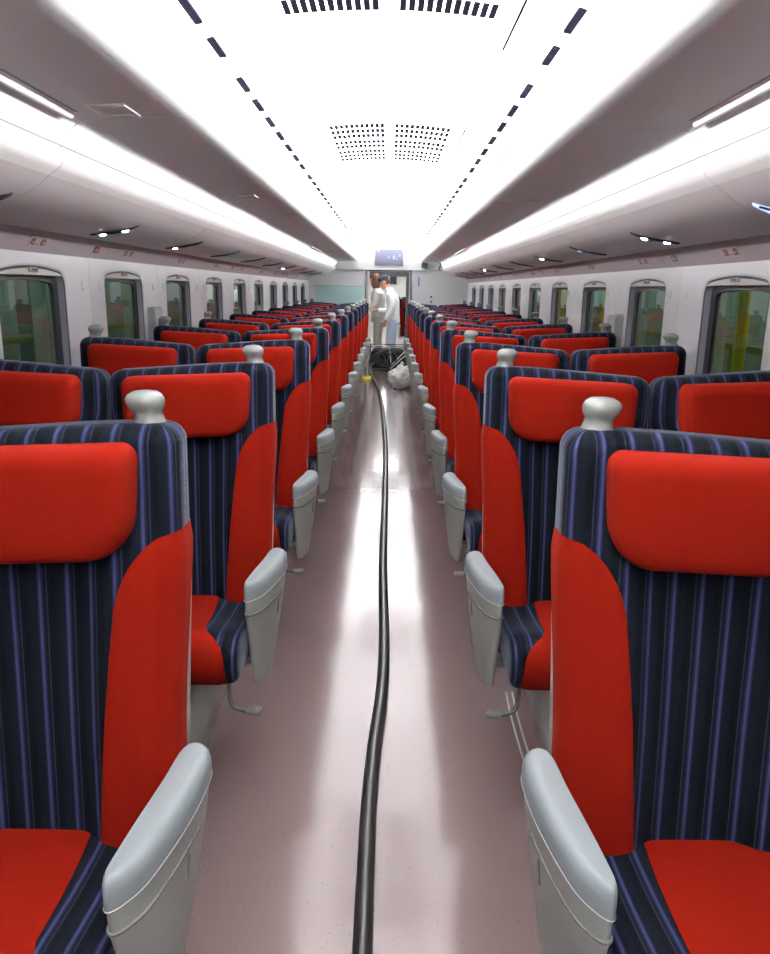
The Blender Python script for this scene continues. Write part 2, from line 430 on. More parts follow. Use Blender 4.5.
for side, nm in ((-1, 'left'), (1, 'right')):
    wall = MB().box(side * 1.335, side * 1.338, Y0, Y1, 0.0, 0.75).build('wall_' + nm, M['wall'], smooth=False)
    tag(wall, 'white window wall on the %s of the carriage' % nm, kind='structure')
    wmb = wp if side > 0 else mirror_mb(wp)
    wme = wmb.mesh('wall_panel', M['wall'], recalc=False)
    # make sure the room face points inward
    f = max(wme.polygons, key=lambda p: p.area)
    if f.normal.x * side > 0:
        wme = wmb.mesh('wall_panel', M['wall'], recalc=False, flip=True)
    pm = {k: (mb if side > 0 else mirror_mb(mb)).mesh(k, m) for k, (mb, m) in WM.items()}
    for k in range(-5, 10):
        y = 2.45 + k
        if y < Y0 - 0.5: continue
        inst('wall_panel', wme, wall, (side * HW, y, 0))
        wnum += 1
        w = inst('window_%d' % wnum, pm['jamb'], None, (side * HW, y, 0))
        tag(w, 'arched window number %d from the camera in the %s wall' % (k + 1, nm) if k >= 0 else 'window behind the camera', kind='structure')
        inst('gasket', pm['gasket'], w)
        inst('shadow_gap', pm['shadow_gap'], w)
        inst('pane', pm['pane'], w)
        bb = inst('blind_box', pm['blind_box'], w)
        h = inst('blind_handle', pm['blind_handle'], bb)
        inst('handle_slot', pm['handle_slot'], bb)
    MB().box(side * HW if side > 0 else side * HW - 0.035, side * HW + 0.035 if side > 0 else side * HW, 12.452, Y1, 0, WZ1).build('wall_panel', M['wall'], wall, smooth=False)
    # sign strip between the wall and the rack
    pr = [(1.302, 1.508), (1.300, 1.515), (1.250, 1.594), (1.250, 1.612), (1.312, 1.612), (1.312, 1.508)]
    st = MB().rings([[(side * x, yy, z) for x, z in pr] for yy in (Y0, Y1)]).build('trim_%d' % (1 if side < 0 else 2), M['strip'], smooth=False)
    tag(st, 'pinkish grey sign strip above the %s windows' % nm, kind='structure')
    # small number plates on the strip, their prints too small to read
    d = Vector((side * (1.25 - 1.30), 0, 1.594 - 1.515)).normalized()
    nrm = Vector((-side * 0.83, 0, -0.556)); nrm = Vector((-side * abs(d.z), 0, -abs(d.x))).normalized()
    base = Vector((side * 1.30, 0, 1.515))
    def plate(y, s0, s1, wdt, m_, marks, mk):
        def pt(a, b, off): return tuple(base + d * a + Vector((0, b, 0)) + nrm * off)
        r0 = [pt(a, y + b, -0.001) for a, b in ((s0, -wdt), (s0, wdt), (s1, wdt), (s1, -wdt))]
        r1 = [pt(a, y + b, 0.0018) for a, b in ((s0, -wdt), (s0, wdt), (s1, wdt), (s1, -wdt))]
        p = MB().rings([r0, r1]).build('sign_plate', m_, st, smooth=False)
        g = MB()
        for (b0, b1, a0, a1) in marks:
            q = [(lerp(s0, s1, a0), lerp(-wdt, wdt, b0)), (lerp(s0, s1, a0), lerp(-wdt, wdt, b1)), (lerp(s0, s1, a1), lerp(-wdt, wdt, b1)), (lerp(s0, s1, a1), lerp(-wdt, wdt, b0))]
            g.rings([[pt(a, y + b, 0.0015) for a, b in q], [pt(a, y + b, 0.003) for a, b in q]])
        g.build('print', mk, p, smooth=False)
    seatm = [(.08, .14, .2, .8), (.14, .26, .7, .85), (.2, .26, .45, .8), (.14, .3, .2, .35), (.42, .47, .2, .3),
             (.6, .66, .2, .8), (.66, .8, .7, .85), (.76, .82, .5, .8), (.62, .84, .2, .35), (.66, .78, .45, .55)]
    arrow = [(.2, .8, .3, .45), (.3, .7, .45, .6), (.42, .6, .6, .75)]
    for k in range(0, 9):
        plate(2.93 + k, 0.022, 0.062, 0.075, M['plate'], seatm, M['glyph'])
        if k in (0, 3, 6):
            plate(3.50 + k, 0.026, 0.058, 0.030, M['greensign'] if side > 0 else M['glyph'], arrow, M['plate'] if side > 0 else M['redsign'])
            plate(3.70 + k, 0.024, 0.060, 0.055, M['plate'], [(.1, .2, .2, .8), (.3, .42, .2, .5), (.55, .66, .3, .8), (.75, .88, .2, .7)], M['strip'])

# wall boxes and coat hooks between the windows
hk = MB()
hk.rings([[(x, y, z) for y, z in round_rect(-0.004, 0.004, -0.03, 0.03, 0.0035, 3)] for x in (0.0, -0.005)])
hk.tube([(-0.003, 0, -0.022), (-0.011, 0, -0.027), (-0.015, 0, -0.018)], [0.003, 0.003, 0.0035], 6)
for side, nm in ((-1, 'left'), (1, 'right')):
    hm = (hk if side > 0 else mirror_mb(hk)).mesh('coat_hook', M['wall'])
    for k in range(0, 5):
        for dy, wd in ((-0.095, 'near'), (0.105, 'far')):
            h = inst('coat_hook', hm, None, (side * HW, 3.45 + k + dy, 1.395), scale=(0.7, 0.7, 0.62))
            tag(h, 'small white coat hook on the %s wall, %s side of seam %s from the camera' % (nm, wd, ['one', 'two', 'three', 'four', 'five'][k]), 'hook', 'coat hooks by the window seams')
    bx = empty('wall_box', (side * HW, 4.31, 1.085))
    tag(bx, 'pale grey upright wall case with dark slot between %s windows' % nm, 'wall case', 'upright wall cases')
    o = MB()
    x0, x1 = -side * 0.0, -side * 0.045
    o.rings([[(x, y, z) for y, z in round_rect(-0.075 + i, 0.075 - i, -0.21 + i, 0.20 - i, 0.02, 4)] for x, i in ((0.0, 0.0), (x1 * .8, 0.0), (x1, 0.006))])
    o.build('case', M['grey_plastic'], bx)
    MB().rings([[(x, y, z) for y, z in round_rect(0.02, 0.045, -0.13, 0.15, 0.01, 3)] for x in (x1 * .98, x1 * 1.1)]).build('slot', M['groove'], bx)
    MB().tube([(x1 * 1.3, -0.05, 0.14), (x1 * 1.3, -0.05, -0.2)], 0.004, 6).build('edge_rod', M['metal'], bx)

# ------------------------------------------------------------------ overhead racks
SEAMS = [-1.45, 0.35, 2.16, 3.97, 5.78, 7.59, 9.40, 11.21, 12.66]
# profile (x, z) of the closed rack: ceiling side -> bin face -> lip -> underside -> wall
bin_prof = [(0.540, 1.945), (0.528, 1.947), (0.520, 1.940), (0.520, 1.928), (0.527, 1.911), (0.540, 1.896), (0.558, 1.884), (0.582, 1.8790), (0.62, 1.8765), (0.70, 1.8735), (0.80, 1.8695), (0.855, 1.8650),
            (0.893, 1.857), (0.918, 1.840), (0.937, 1.818), (0.950, 1.797)]
lip_prof = [(0.948, 1.795), (0.955, 1.783), (0.958, 1.772), (0.955, 1.760), (0.948, 1.752), (0.952, 1.742), (0.966, 1.730), (0.99, 1.714)]
und_prof = [(0.891, 1.683), (0.915, 1.664), (0.945, 1.642), (0.975, 1.627), (1.01, 1.615), (1.06, 1.604), (1.145, 1.595), (1.255, 1.590)]
def shrink(pr): return [(x * 0.9, 1.4 + (z - 1.4) * 0.9) for x, z in pr]
bin_prof = shrink(bin_prof)
lip_prof = shrink(lip_prof)
def sheet(prof, ys, side, t=0.012):
    """an extruded sheet with thickness, following a profile along the car"""
    P = [Vector((x, z)) for x, z in prof]
    out = []
    for i, p in enumerate(P):
        tg = (P[min(i + 1, len(P) - 1)] - P[max(i - 1, 0)]).normalized()
        out.append(p + Vector((-tg.y, tg.x)) * t * 1.0)
    loop = [tuple(p) for p in P] + [tuple(p) for p in reversed(out)]
    return MB().rings([[(side * x, y, z) for x, z in loop] for y in ys])
for side, nm in ((-1, 'left'), (1, 'right')):
    rk = empty('overhead_rack', (side * 0.95, 5.0, 1.78))
    tag(rk, 'closed grey overhead luggage rack along the %s side of the aisle' % nm, 'luggage rack', 'overhead luggage racks')
    off = Matrix.Translation((-side * 0.95, -5.0, -1.78))
    def put(mb, name, m_, par=rk, smooth=True):
        o = mb.build(name, m_, par, smooth=smooth)
        if par is rk: o.location = (-side * 0.95, -5.0, -1.78)
        return o
    for a, b in zip(SEAMS, SEAMS[1:]):
        ys = (a + 0.002, b - 0.002)
        bd = put(sheet(bin_prof, ys, side), 'bin_door', M['bin'])
        put(sheet(lip_prof, ys, side), 'lip', M['lip'])
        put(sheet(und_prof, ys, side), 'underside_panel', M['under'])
        put(MB().tube([(side * 0.8535, ys[0], 1.7565), (side * 0.8535, ys[1], 1.7565)], 0.0022, 6), 'lip_seam', M['seam'])
        # sticker frame near the joint, and a pull bar on some doors
        if -0.5 < a < 11:
            ysx = b - 0.10
            xx = 0.675
            if (side < 0) == (int(round(a * 10)) % 40 == 3 or True) and side < 0:
                s = MB()
                for (q0, q1, r0, r1) in ((-.05, .05, -.065, -.05), (-.05, .05, .05, .065), (-.05, -.038, -.05, .05), (.038, .05, -.05, .05)):
                    s.box(side * xx + q0, side * xx + q1, ysx + r0, ysx + r1, 1.8215, 1.8262)
                s.build('label_frame', M['lip'], bd, smooth=False)
            else:
                MB().box(side * (xx + 0.06) - 0.055, side * (xx + 0.06) + 0.055, ysx - 0.03 + 0.12 * (a < 1), ysx + 0.03 + 0.12 * (a < 1), 1.8215, 1.8262).build('label_plate', M['lip'], bd, smooth=False)
        if abs(a - 0.35) < .01 or abs(a - 7.59) < .01:
            r = [[(side * (0.787 + 0.011 * math.cos(q)), y, 1.812 + 0.009 * math.sin(q)) for q in [2 * PI * k / 10 for k in range(10)]] for y in (b - 1.3, b - 1.285, b - 0.11, b - 0.095)]
            MB().rings(r).build('pull_bar', M['lip'], bd)
            MB().box(side * 0.767 - 0.004, side * 0.767 + 0.004, b - 1.29, b - 0.10, 1.8185, 1.8225).build('bar_recess_shadow', M['seam'], bd, smooth=False)  # flat grey strip painted for the recess and its shadow along the bar
    put(sheet([(x, z + 0.016) for x, z in bin_prof[8:]] , (Y0, Y1 - .09), side, 0.004), 'rack_body', M['seam'])
    put(sheet([(x + .01, z + 0.014) for x, z in lip_prof + und_prof[1:]], (Y0, Y1 - .09), side, 0.004), 'rack_floor', M['seam'])
    # reading lights: a dark lens with two small lamps
    lens = []
    n = 14
    up = [(-0.1 + 0.2 * i / n, 0.012 - 0.012 * (2 * i / n - 1) ** 2) for i in range(n + 1)]
    dn = [(-0.1 + 0.2 * i / n, -0.040 * (1 - (2 * i / n - 1) ** 2)) for i in range(n, -1, -1)][1:-1]
    ol = up + dn
    def uz(x): return interp(x, und_prof)
    def lp(a, b, o): # a across the car, b along the car, o below the panel
        x = 1.065 + a
        return (side * x, b, uz(x) - o)
    lm = MB().rings([[lp(a, b, -0.004) for a, b in ol], [lp(a, b, 0.004) for a, b in ol], [lp(a * .96, b * .8, 0.007) for a, b in ol]]).mesh('reading_light', M['lens'])
    lmb = lm.copy(); lmb.materials[0] = M['ledblue']
    ed = MB().tube([lp(a, b, 0.005) for a, b in reversed(dn)], 0.003, 6).mesh('light_rim', M['black'])
    def ledm(a):
        return MB().rings([[lp(a + r * math.cos(q), -0.012 + r * math.sin(q), h) for q in [2 * PI * k / 12 for k in range(12)]] for r, h in ((0.012, 0.004), (0.012, 0.009), (0.008, 0.0105))])
    led_on = [ledm(a).mesh('lamp', M['led']) for a in (-0.045, 0.045)]
    led_off = [ledm(a).mesh('lamp', M['grey_plastic']) for a in (-0.045, 0.045)]
    led_blue = [ledm(a).mesh('lamp', M['ledblue']) for a in (-0.045, 0.045)]
    for k in range(0, 10):
        yy = 2.10 + k * 1.04
        l = inst('reading_light', lmb if side > 0 and k == 0 else lm, rk, (-side * 0.95, yy - 5.0, -1.78))
        inst('light_rim', ed, l)
        if side < 0: on = {1: (1, 1), 2: (0, 1), 0: (0, 0)}.get(k, (0, 1) if k == 6 else (0, 0))
        else: on = {1: (1, 1), 3: (1, 0), 0: (2, 2), 2: (2, 0)}.get(k, (1, 0) if k == 6 else (0, 0))
        for q in (0, 1): inst('lamp', (led_off, led_on, led_blue)[on[q]][q], l)

# ------------------------------------------------------------------ ceiling
def cz(x): return 2.10 - 0.05 * (x / 0.48) ** 2
ceil = empty('ceiling')
tag(ceil, 'glowing white arched ceiling along the middle of the carriage', kind='structure')
xs = [-0.455 + 0.91 * i / 14 for i in range(15)]
for a, b in [(Y0, 0.2), (0.2, 2.62), (2.62, 2.80), (2.80, 5.2), (5.2, 6.9), (6.9, 8.6), (8.6, 10.1), (10.1, Y1)]:
    lo = [(x, cz(x)) for x in xs]; hi = [(x, cz(x) + 0.012) for x in reversed(xs)]
    MB().rings([[(x, y, z) for x, z in lo + hi] for y in (a + 0.0012, b - 0.0012)]).build('ceiling_panel', M['ceil'], ceil)
MB().box(-0.56, 0.56, Y0, Y1 + .02, 2.135, 2.15).build('roof_backing', M['ceil'], ceil, smooth=False)
slot_pr = [(-0.155, -0.014), (-0.148, 0.013), (0, 0.0)]
sl = MB()
pg = [(y + x * 0.35, x) for x, y in round_rect(-0.019, 0.019, -0.088, 0.088, 0.010, 3)]
sl.rings([[(x, y, 0.003) for y, x in pg], [(x, y, -0.002) for y, x in pg]])
slr = sl.mesh('air_slot', M['slot']); sll = mirror_mb(sl).mesh('air_slot', M['slot'])
for side in (-1, 1):
    # flat band that carries the air slots
    pr = [(0.456, cz(.456)), (0.50, cz(.50) - 0.001), (0.515, 2.032), (0.53, 2.045), (0.50, 2.07), (0.456, 2.062)]
    MB().rings([[(side * x, y, z) for x, z in pr] for y in (Y0, Y1)]).build('slot_band', M['ceil'], ceil, smooth=False)
    # cove above the rack edge: white reflector with the lamp tubes lying in it, out of sight behind the rack lip
    cv = [(0.512, 2.034), (0.53, 2.052), (0.552, 2.058), (0.572, 2.048), (0.586, 2.020), (0.590, 1.97), (0.588, 1.91), (0.578, 1.882), (0.545, 1.868), (0.51, 1.858)]
    for a, b in zip(SEAMS, SEAMS[1:]):
        bb = b if b < 12.5 else Y1
        sheet(cv, (a + 0.0005, bb - 0.0005), side, -0.006).build('cove_reflector', M['lip'], ceil)
        n = MB().tube([(side * 0.535, a + 0.05, 1.877), (side * 0.535, bb - 0.05, 1.877)], 0.005, 8)
        n.build('lamp_tube', M['lamp'], ceil)
        ld = bpy.data.lights.new('cove_lamp', 'AREA')
        ld.shape = 'RECTANGLE'; ld.size = bb - a - 0.06; ld.size_y = 0.045
        ld.energy = COVE_W * (bb - a) ; ld.spread = math.radians(COVE_SPREAD); ld.color = (1.0, 0.985, 0.99)
        lo = bpy.data.objects.new('cove_lamp', ld); C.objects.link(lo)
        lo.parent = ceil
        lo.location = (side * 0.568, (a + bb) / 2, 1.905)
        dv_ = Vector((-side * 1.0, 0, 0.28)).normalized()
        zax = -dv_; xax = Vector((0, 1, 0)); yax = zax.cross(xax)
        lo.matrix_local = Matrix(((xax.x, yax.x, zax.x, lo.location.x), (xax.y, yax.y, zax.y, lo.location.y), (xax.z, yax.z, zax.z, lo.location.z), (0, 0, 0, 1)))
    y = 0.62
    k = 0
    while y < 12.4:
        inst('air_slot', slr if side > 0 else sll, ceil, (side * 0.480, y + (0.035 if side > 0 else 0), cz(.48) + 0.0005))
        k += 1
        y += 0.29 if k % 7 else 0.40
# grilles
def grille(y0, y1, cols, rows, blocks, name='grille'):
    """perforated plate with real holes, just proud of the hatch it belongs to"""
    mb = MB()
    xe = []; holes = set()
    for x0, x1 in blocks:
        xe.append(x0)
        pit = (x1 - x0) / (cols + .28)
        for i in range(cols):
            xe.append(x0 + pit * (i + .28)); holes.add(len(xe) - 1); xe.append(x0 + pit * (i + 1.0))
        xe.append(x1)
    ye = [y0]
    for a, b in rows: ye += [a, b]
    ye.append(y1)
    nx, ny = len(xe), len(ye)
    for t in (0.0, 0.0012):
        mb.v += [(x, y, cz(x) - 0.0042 - t) for y in ye for x in xe]; mb.a += [0] * (nx * ny)
    for j in range(ny - 1):
        for i in range(nx - 1):
            q = [j * nx + i, j * nx + i + 1, (j + 1) * nx + i + 1, (j + 1) * nx + i]
            if not (i in holes and j % 2 == 1):
                mb.f.append(q); mb.f.append([nx * ny + k for k in reversed(q)]); mb.mi += [0, 0]
            else:
                for k in range(4):
                    a, b = q[k], q[(k + 1) % 4]
                    mb.f.append([a, b, nx * ny + b, nx * ny + a]); mb.mi.append(0)
    g = mb.build(name, M['ceil'], ceil, smooth=False, recalc=False)
    xb = [xe[0] + .004 + (xe[-1] - xe[0] - .008) * i / 12 for i in range(13)]
    bk = MB().add([(x, y, cz(x) - 0.0036) for y in (y0 + .01, y1 - .01) for x in xb], [(i, i + 1, 14 + i, 13 + i) for i in range(12)])
    bk.build('dark_backing', M['dark'], g, smooth=False, recalc=False)
def hatch(y0, y1):
    mb = MB()
    xh = [-0.335 + 0.67 * i / 10 for i in range(11)]
    lo = [(x, cz(x) - 0.002) for x in xh]; hi = [(x, cz(x) + 0.001) for x in reversed(xh)]
    mb.rings([[(x, y, z) for x, z in lo + hi] for y in (y0, y1)]).build('access_hatch', M['ceil'], ceil)
    for s, w in ((-1, 0.0022), (1, 0.0050)):
        MB().box(s * 0.340 - w / 2, s * 0.340 + w / 2, y0, y1, cz(.34) - 0.0025, cz(.34) + 0.002).build('hatch_gap', M['gap'] if s > 0 else M['seam'], ceil, smooth=False)
hatch(1.2, 2.43)
grille(1.40, 2.23, 11, [(1.46, 1.55), (1.65, 1.74), (1.86, 1.95), (2.08, 2.185)], [(-0.262, -0.008), (0.032, 0.288)])
rws = [0.04, 0.15, 0.26, 0.41, 0.52, 0.67, 0.78, 0.89]
for yy in (3.52, 6.95, 10.1):
    hatch(yy + 0.0, yy + 1.02)
    grille(yy, yy + 1.0, 11, [(yy + r, yy + r + 0.088) for r in rws], [(-0.258, -0.006), (0.030, 0.284)])

# ------------------------------------------------------------------ end walls
def slab(name, m_, parent, x0, x1, y0, y1, z0, z1, **k):
    return MB().box(x0, x1, y0, y1, z0, z1).build(name, m_, parent, smooth=False, **k)
we = slab('wall_far', M['wall'], None, -1.40, -0.40, Y1, Y1 + 0.10, 0, 2.2)
tag(we, 'white end wall around the doorway with a teal panel', kind='structure')
slab('wall_panel', M['wall'], we, 0.40, 1.40, Y1, Y1 + 0.10, 0, 2.2)
slab('bulkhead', M['lip'], we, -0.85, 0.85, Y1 - 0.05, Y1 + 0.10, 1.706, 2.14)
slab('bulkhead_ledge', M['grey_plastic'], we, -1.25, 0.98, Y1 - 0.056, Y1 + 0.02, 1.696, 1.706)
slab('equipment_box', M['wall'], we, -0.80, -0.48, Y1 - 0.07, Y1 - 0.04, 1.735, 1.83)
tp = slab('teal_panel', M['teal'], we, -1.19, -0.43, Y1 - 0.02, Y1, 0.75, 1.43)
slab('panel_rim', M['grey_plastic'], tp, -1.20, -0.42, Y1 - 0.024, Y1, 1.43, 1.442)
sg = slab('information_sign', M['bluesign'], we, 0.48, 0.50, Y1 - 0.012, Y1, 1.45, 1.60)
slab('notice_sticker', M['redsign'], we, 0.66, 0.70, Y1 - 0.006, Y1, 1.06, 1.13)
slab('notice_sticker', M['redsign'], we, 0.715, 0.755, Y1 - 0.006, Y1, 1.06, 1.13)
slab('wall_switch', M['groove'], we, 0.685, 0.715, Y1 - 0.012, Y1, 1.19, 1.22)
slab('wall_switch', M['groove'], we, 0.685, 0.715, Y1 - 0.012, Y1, 1.27, 1.30)
bk = slab('wall_near', M['wall'], None, -1.40, 1.40, Y0 - 0.1, Y0, 0, 2.2)
tag(bk, 'end wall behind the camera', kind='structure')
# door frame
dfm = slab('door_1', M['frame'], None, -0.40, -0.345, Y1 - 0.03, Y1 + 0.14, 0, 1.706)
tag(dfm, 'grey metal frame of the open doorway in the end wall', kind='structure')
slab('frame_post', M['frame'], dfm, 0.345, 0.40, Y1 - 0.03, Y1 + 0.14, 0, 1.706)
slab('frame_header', M['frame'], dfm, -0.345, 0.345, Y1 + 0.0, Y1 + 0.14, 1.675, 1.706)
slab('frame_edge', M['lip'], dfm, 0.385, 0.41, Y1 - 0.04, Y1 - 0.02, 0, 1.71)
slab('frame_edge', M['lip'], dfm, -0.41, -0.385, Y1 - 0.04, Y1 - 0.02, 0, 1.71)
slab('door_handle', M['steel'], dfm, 0.335, 0.375, Y1 - 0.05, Y1 - 0.03, 0.92, 0.96)
# unlit information screen over the doorway
sc_ = empty('display_screen', (0.0, Y1 - 0.06, 1.89))
tag(sc_, 'blank grey information screen above the end doorway', 'screen')
MB().rings([[(x, y, z) for x, z in round_rect(-0.235, 0.235, -0.135, 0.135, 0.012, 3)] for y in (0.012, -0.02)]).build('housing', M['grey_plastic'], sc_)
slab('screen_face', M['screen'], sc_, -0.225, 0.225, -0.024, -0.019, -0.125, 0.125)
fx = MB()
for (x0, x1, z0, z1) in ((-.03, .02, -.01, .012), (.06, .10, -.03, .03), (.12, .14, -.035, -.005), (.16, .185, 0.01, .05), (.19, .205, -.02, .0), (-.19, -.15, .09, .11)):
    fx.box(x0, x1, -0.026, -0.023, z0, z1)
fx.build('screen_marks', M['mark'], sc_, smooth=False)
cb = slab('camera_box', M['gasket'], None, 0.53, 0.60, Y1 - 0.11, Y1 - 0.05, 1.735, 1.815)
tag(cb, 'small black box on the white bulkhead right of the screen', 'camera')
MB().rings([[(0.565 + r * math.cos(q), y, 1.775 + r * math.sin(q)) for q in [2 * PI * k / 12 for k in range(12)]] for r, y in ((0.02, Y1 - 0.109), (0.02, Y1 - 0.118), (0.014, Y1 - 0.12))]).build('lens', M['lens'], cb)
cd = MB().tube(catmull([(0.79, 12.3, 1.806), (0.81, 12.32, 1.785), (0.80, 12.33, 1.755), (0.79, 12.33, 1.72), (0.795, 12.33, 1.70)], 5), 0.008, 7).build('hanging_cord', M['black'])
tag(cd, 'short black cord hanging from the right rack near the end wall', 'cord')

# ------------------------------------------------------------------ vestibule and the next carriage, seen through the doorway
VY = 16.4
wv = slab('wall_vestibule_left', M['greycloth'], None, -0.95, -0.90, Y1 + 0.1, VY, 0, 2.15); tag(wv, 'grey wall of the vestibule left of the people', kind='structure')
wv2 = slab('wall_vestibule_right', M['cream'], None, 0.60, 0.65, Y1 + 0.1, VY, 0, 2.15); tag(wv2, 'cream wall of the vestibule beyond the doorway', kind='structure')
wv3 = slab('ceiling_vestibule', M['ceil'], None, -0.95, 0.65, Y1 + 0.1, VY, 2.10, 2.15); tag(wv3, 'white ceiling of the vestibule', kind='structure')
slab('lamp_panel', M['lamp_bright'], wv3, -0.25, 0.25, 13.2, 15.6, 2.085, 2.099)
wn = slab('wall_gangway', M['cream'], None, -0.95, -0.40, VY, VY + 0.1, 0, 2.15); tag(wn, 'wall around the second doorway behind the people', kind='structure')
slab('wall_panel', M['cream'], wn, 0.42, 0.65, VY, VY + 0.1, 0, 2.15)
slab('header_panel', M['frame'], wn, -0.40, 0.42, VY, VY + 0.1, 1.655, 2.15)
slab('door_post', M['frame'], wn, 0.36, 0.42, VY - 0.02, VY + 0.1, 0, 1.655)
ds = slab('display_screen', M['screen'], None, 0.02, 0.27, 29.95, 29.99, 1.58, 1.86); tag(ds, 'dim grey screen on the far bulkhead of the next carriage, past the capped person', 'screen')
slab('screen_rim', M['grey_plastic'], ds, 0.01, 0.28, 29.965, 29.995, 1.57, 1.87)
wc = slab('wall_next_left', M['wall'], None, -1.35, -1.30, VY + 0.1, 30, 0, 2.15); tag(wc, 'left wall of the next carriage', kind='structure')
wc2 = slab('wall_next_right', M['wall'], None, 1.30, 1.35, VY + 0.1, 30, 0, 2.15); tag(wc2, 'right wall of the next carriage', kind='structure')
wc3 = slab('ceiling_next', M['ceil'], None, -1.35, 1.35, VY + 0.1, 30, 2.10, 2.15); tag(wc3, 'white ceiling of the next carriage', kind='structure')
slab('lamp_panel', M['lamp'], wc3, -0.25, 0.25, VY + 0.4, 29, 2.085, 2.099)
wc4 = slab('wall_next_far', M['cream'], None, -1.35, 1.35, 30, 30.1, 0, 2.15); tag(wc4, 'far end of the next carriage', kind='structure')

# ------------------------------------------------------------------ double seats
W1 = 0.466; UW = 0.945; RC = 0.030
def yfront(z): return interp(z, [(0.36, -0.118), (0.50, -0.116), (0.70, -0.100), (0.90, -0.082), (1.05, -0.068), (1.20, -0.058)])
def yback(z): return interp(z, [(0.36, -0.035), (0.60, -0.025), (0.80, 0.0), (1.0, 0.030), (1.20, 0.040)])
def contour(a):
    d = min(a, W1 - a)
    return 0.024 * math.sin(PI * max(0.0, min(1.0, (d - RC) / 0.125))) ** 1.0 if d > RC else 0.0
def ztop(a): return -0.026 * sm(a / W1, 0.0, 1.0) - 0.004 * (2 * a / W1 - 1) ** 2
def surf(q, z, off=0.0, ins=0.0):
    """point of the backrest skin; q<0 front (distance from the corner), 0-1 front corner, 1-2 side, 2-3 back corner"""
    yf, yb = yfront(z) + ins, yback(z) - ins
    r = max(RC - ins, 0.004)
    if q < 0:
        a = RC - q
        bolster = 1 - sm(z, 0.98, 1.10)
        return (a, yf - contour(a) * bolster - off)
    if q <= 1:
        t = q * PI / 2
        return (ins + r - (r + off) * math.sin(t), yf + r - (r + off) * math.cos(t))
    if q <= 2:
        return (ins - off, lerp(yf + r, yb - r, q - 1))
    t = (q - 2) * PI / 2
    return (ins + r - (r + off) * math.cos(t), yb - r + (r + off) * math.sin(t))
def ring_q():
    nf = 22
    fl_ = W1 - 2 * RC
    left = [3, 2.66, 2.33, 2, 1.66, 1.33, 1, .8, .6, .4, .2, 0]
    front = [-fl_ * i / nf for i in range(1, nf)]
    return left, front
def back_ring(z, ins):
    left, front = ring_q()
    pts = [surf(q, z, 0, ins) for q in left] + [surf(q, z, 0, ins) for q in front]
    pts += [(W1 - a, y) for a, y in [surf(q, z, 0, ins) for q in reversed(left)]]
    nb = 6
    a0, a1 = pts[-1][0], pts[0][0]
    yb = yback(z) - ins
    pts += [(lerp(a0, a1, i / nb), yb) for i in range(1, nb)]
    return pts
def taper(mb):
    for i, (a, y, z) in enumerate(mb.v):
        k = 1 - 0.062 * sm(1.02 - z, 0.0, 0.36)
        mb.v[i] = (W1 / 2 + (a - W1 / 2) * k, y, z)
    return mb
def put_uz(mb, seat, side):
    """seat-local (a,y,z) to unit coordinates"""
    out = MB()
    flip = (side < 0) != (seat == 1)
    out.v = [(side * (a if seat == 0 else UW - a), y, z) for a, y, z in mb.v]
    out.f = [list(reversed(f)) if flip else list(f) for f in mb.f]
    out.a = list(mb.a); out.mi = list(mb.mi)
    return out

def backrest_mb():
    zs = [0.36 + (1.165 - 0.36) * i / 22 for i in range(23)]
    lev = [(z, 0.0) for z in zs] + [(1.174, 0.003), (1.183, 0.009), (1.190, 0.019), (1.194, 0.031)]
    rs, at = [], []
    for z, ins in lev:
        ring = back_ring(z, ins)
        k = sm(z, 0.98, 1.17)
        rs.append([(a, y, z + ztop(a) * k) for a, y in ring])
        # stripe coordinate: arc length from the aisle front corner
        s = [0.0]
        full = back_ring(min(z, 1.165), 0.0)
        for p, q in zip(full, full[1:]): s.append(s[-1] + math.hypot(p[0] - q[0], p[1] - q[1]))
        s0 = s[11]
        at.append([x - s0 + 0.004 for x in s])
    return MB().rings(rs, True, True, True, at)

def bolster_mb(wd=0.100):
    """red side piece: front strip, round edge, side and back corner; top edge sweeps up to the side"""
    cols = []
    qs = [-(wd + 0.013) + (wd + 0.013) * i / 14 for i in range(15)]
    qs += [.2, .4, .6, .8, 1.0, 1.25, 1.5, 1.75, 2.0, 2.33, 2.66, 3.0]
    out, inn = [], []
    nr = 20
    for ci, q in enumerate(qs):
        a = RC - q if q < 0 else RC * (1 - q) if q < 1 else 0.0
        if a > wd:
            zt = lerp(0.86, 0.36, min(1, (a - wd) / 0.044))
        else:
            zt = 0.86 + 0.165 * math.sqrt(max(0.0, 1 - (a / wd) ** 2))
        zb = 0.37
        co, cn = [], []
        for i in range(nr + 1):
            z = lerp(zb, zt, i / nr)
            e = min((zt - z) / 0.012, 1.0)
            ec = min(ci / 1.5, (len(qs) - 1 - ci) / 1.0, 1.0)
            k = math.sqrt(max(0.0, min(e, ec)))
            p = surf(q, z, 0.0008 + 0.0042 * k)
            co.append((p[0], p[1], z))
        out.append(co)
    n = len(out[0])
    mb = MB()
    vs = [p for c in out for p in c]
    fs = []
    for i in range(len(out) - 1):
        for j in range(n - 1):
            fs.append((i * n + j, i * n + j + 1, (i + 1) * n + j + 1, (i + 1) * n + j))
    mb.add(vs, fs)
    return mb
def mirror_a(mb):
    m = MB(); m.v = [(W1 - a, y, z) for a, y, z in mb.v]; m.f = [list(reversed(f)) for f in mb.f]; m.a = list(mb.a); m.mi = list(mb.mi); return m

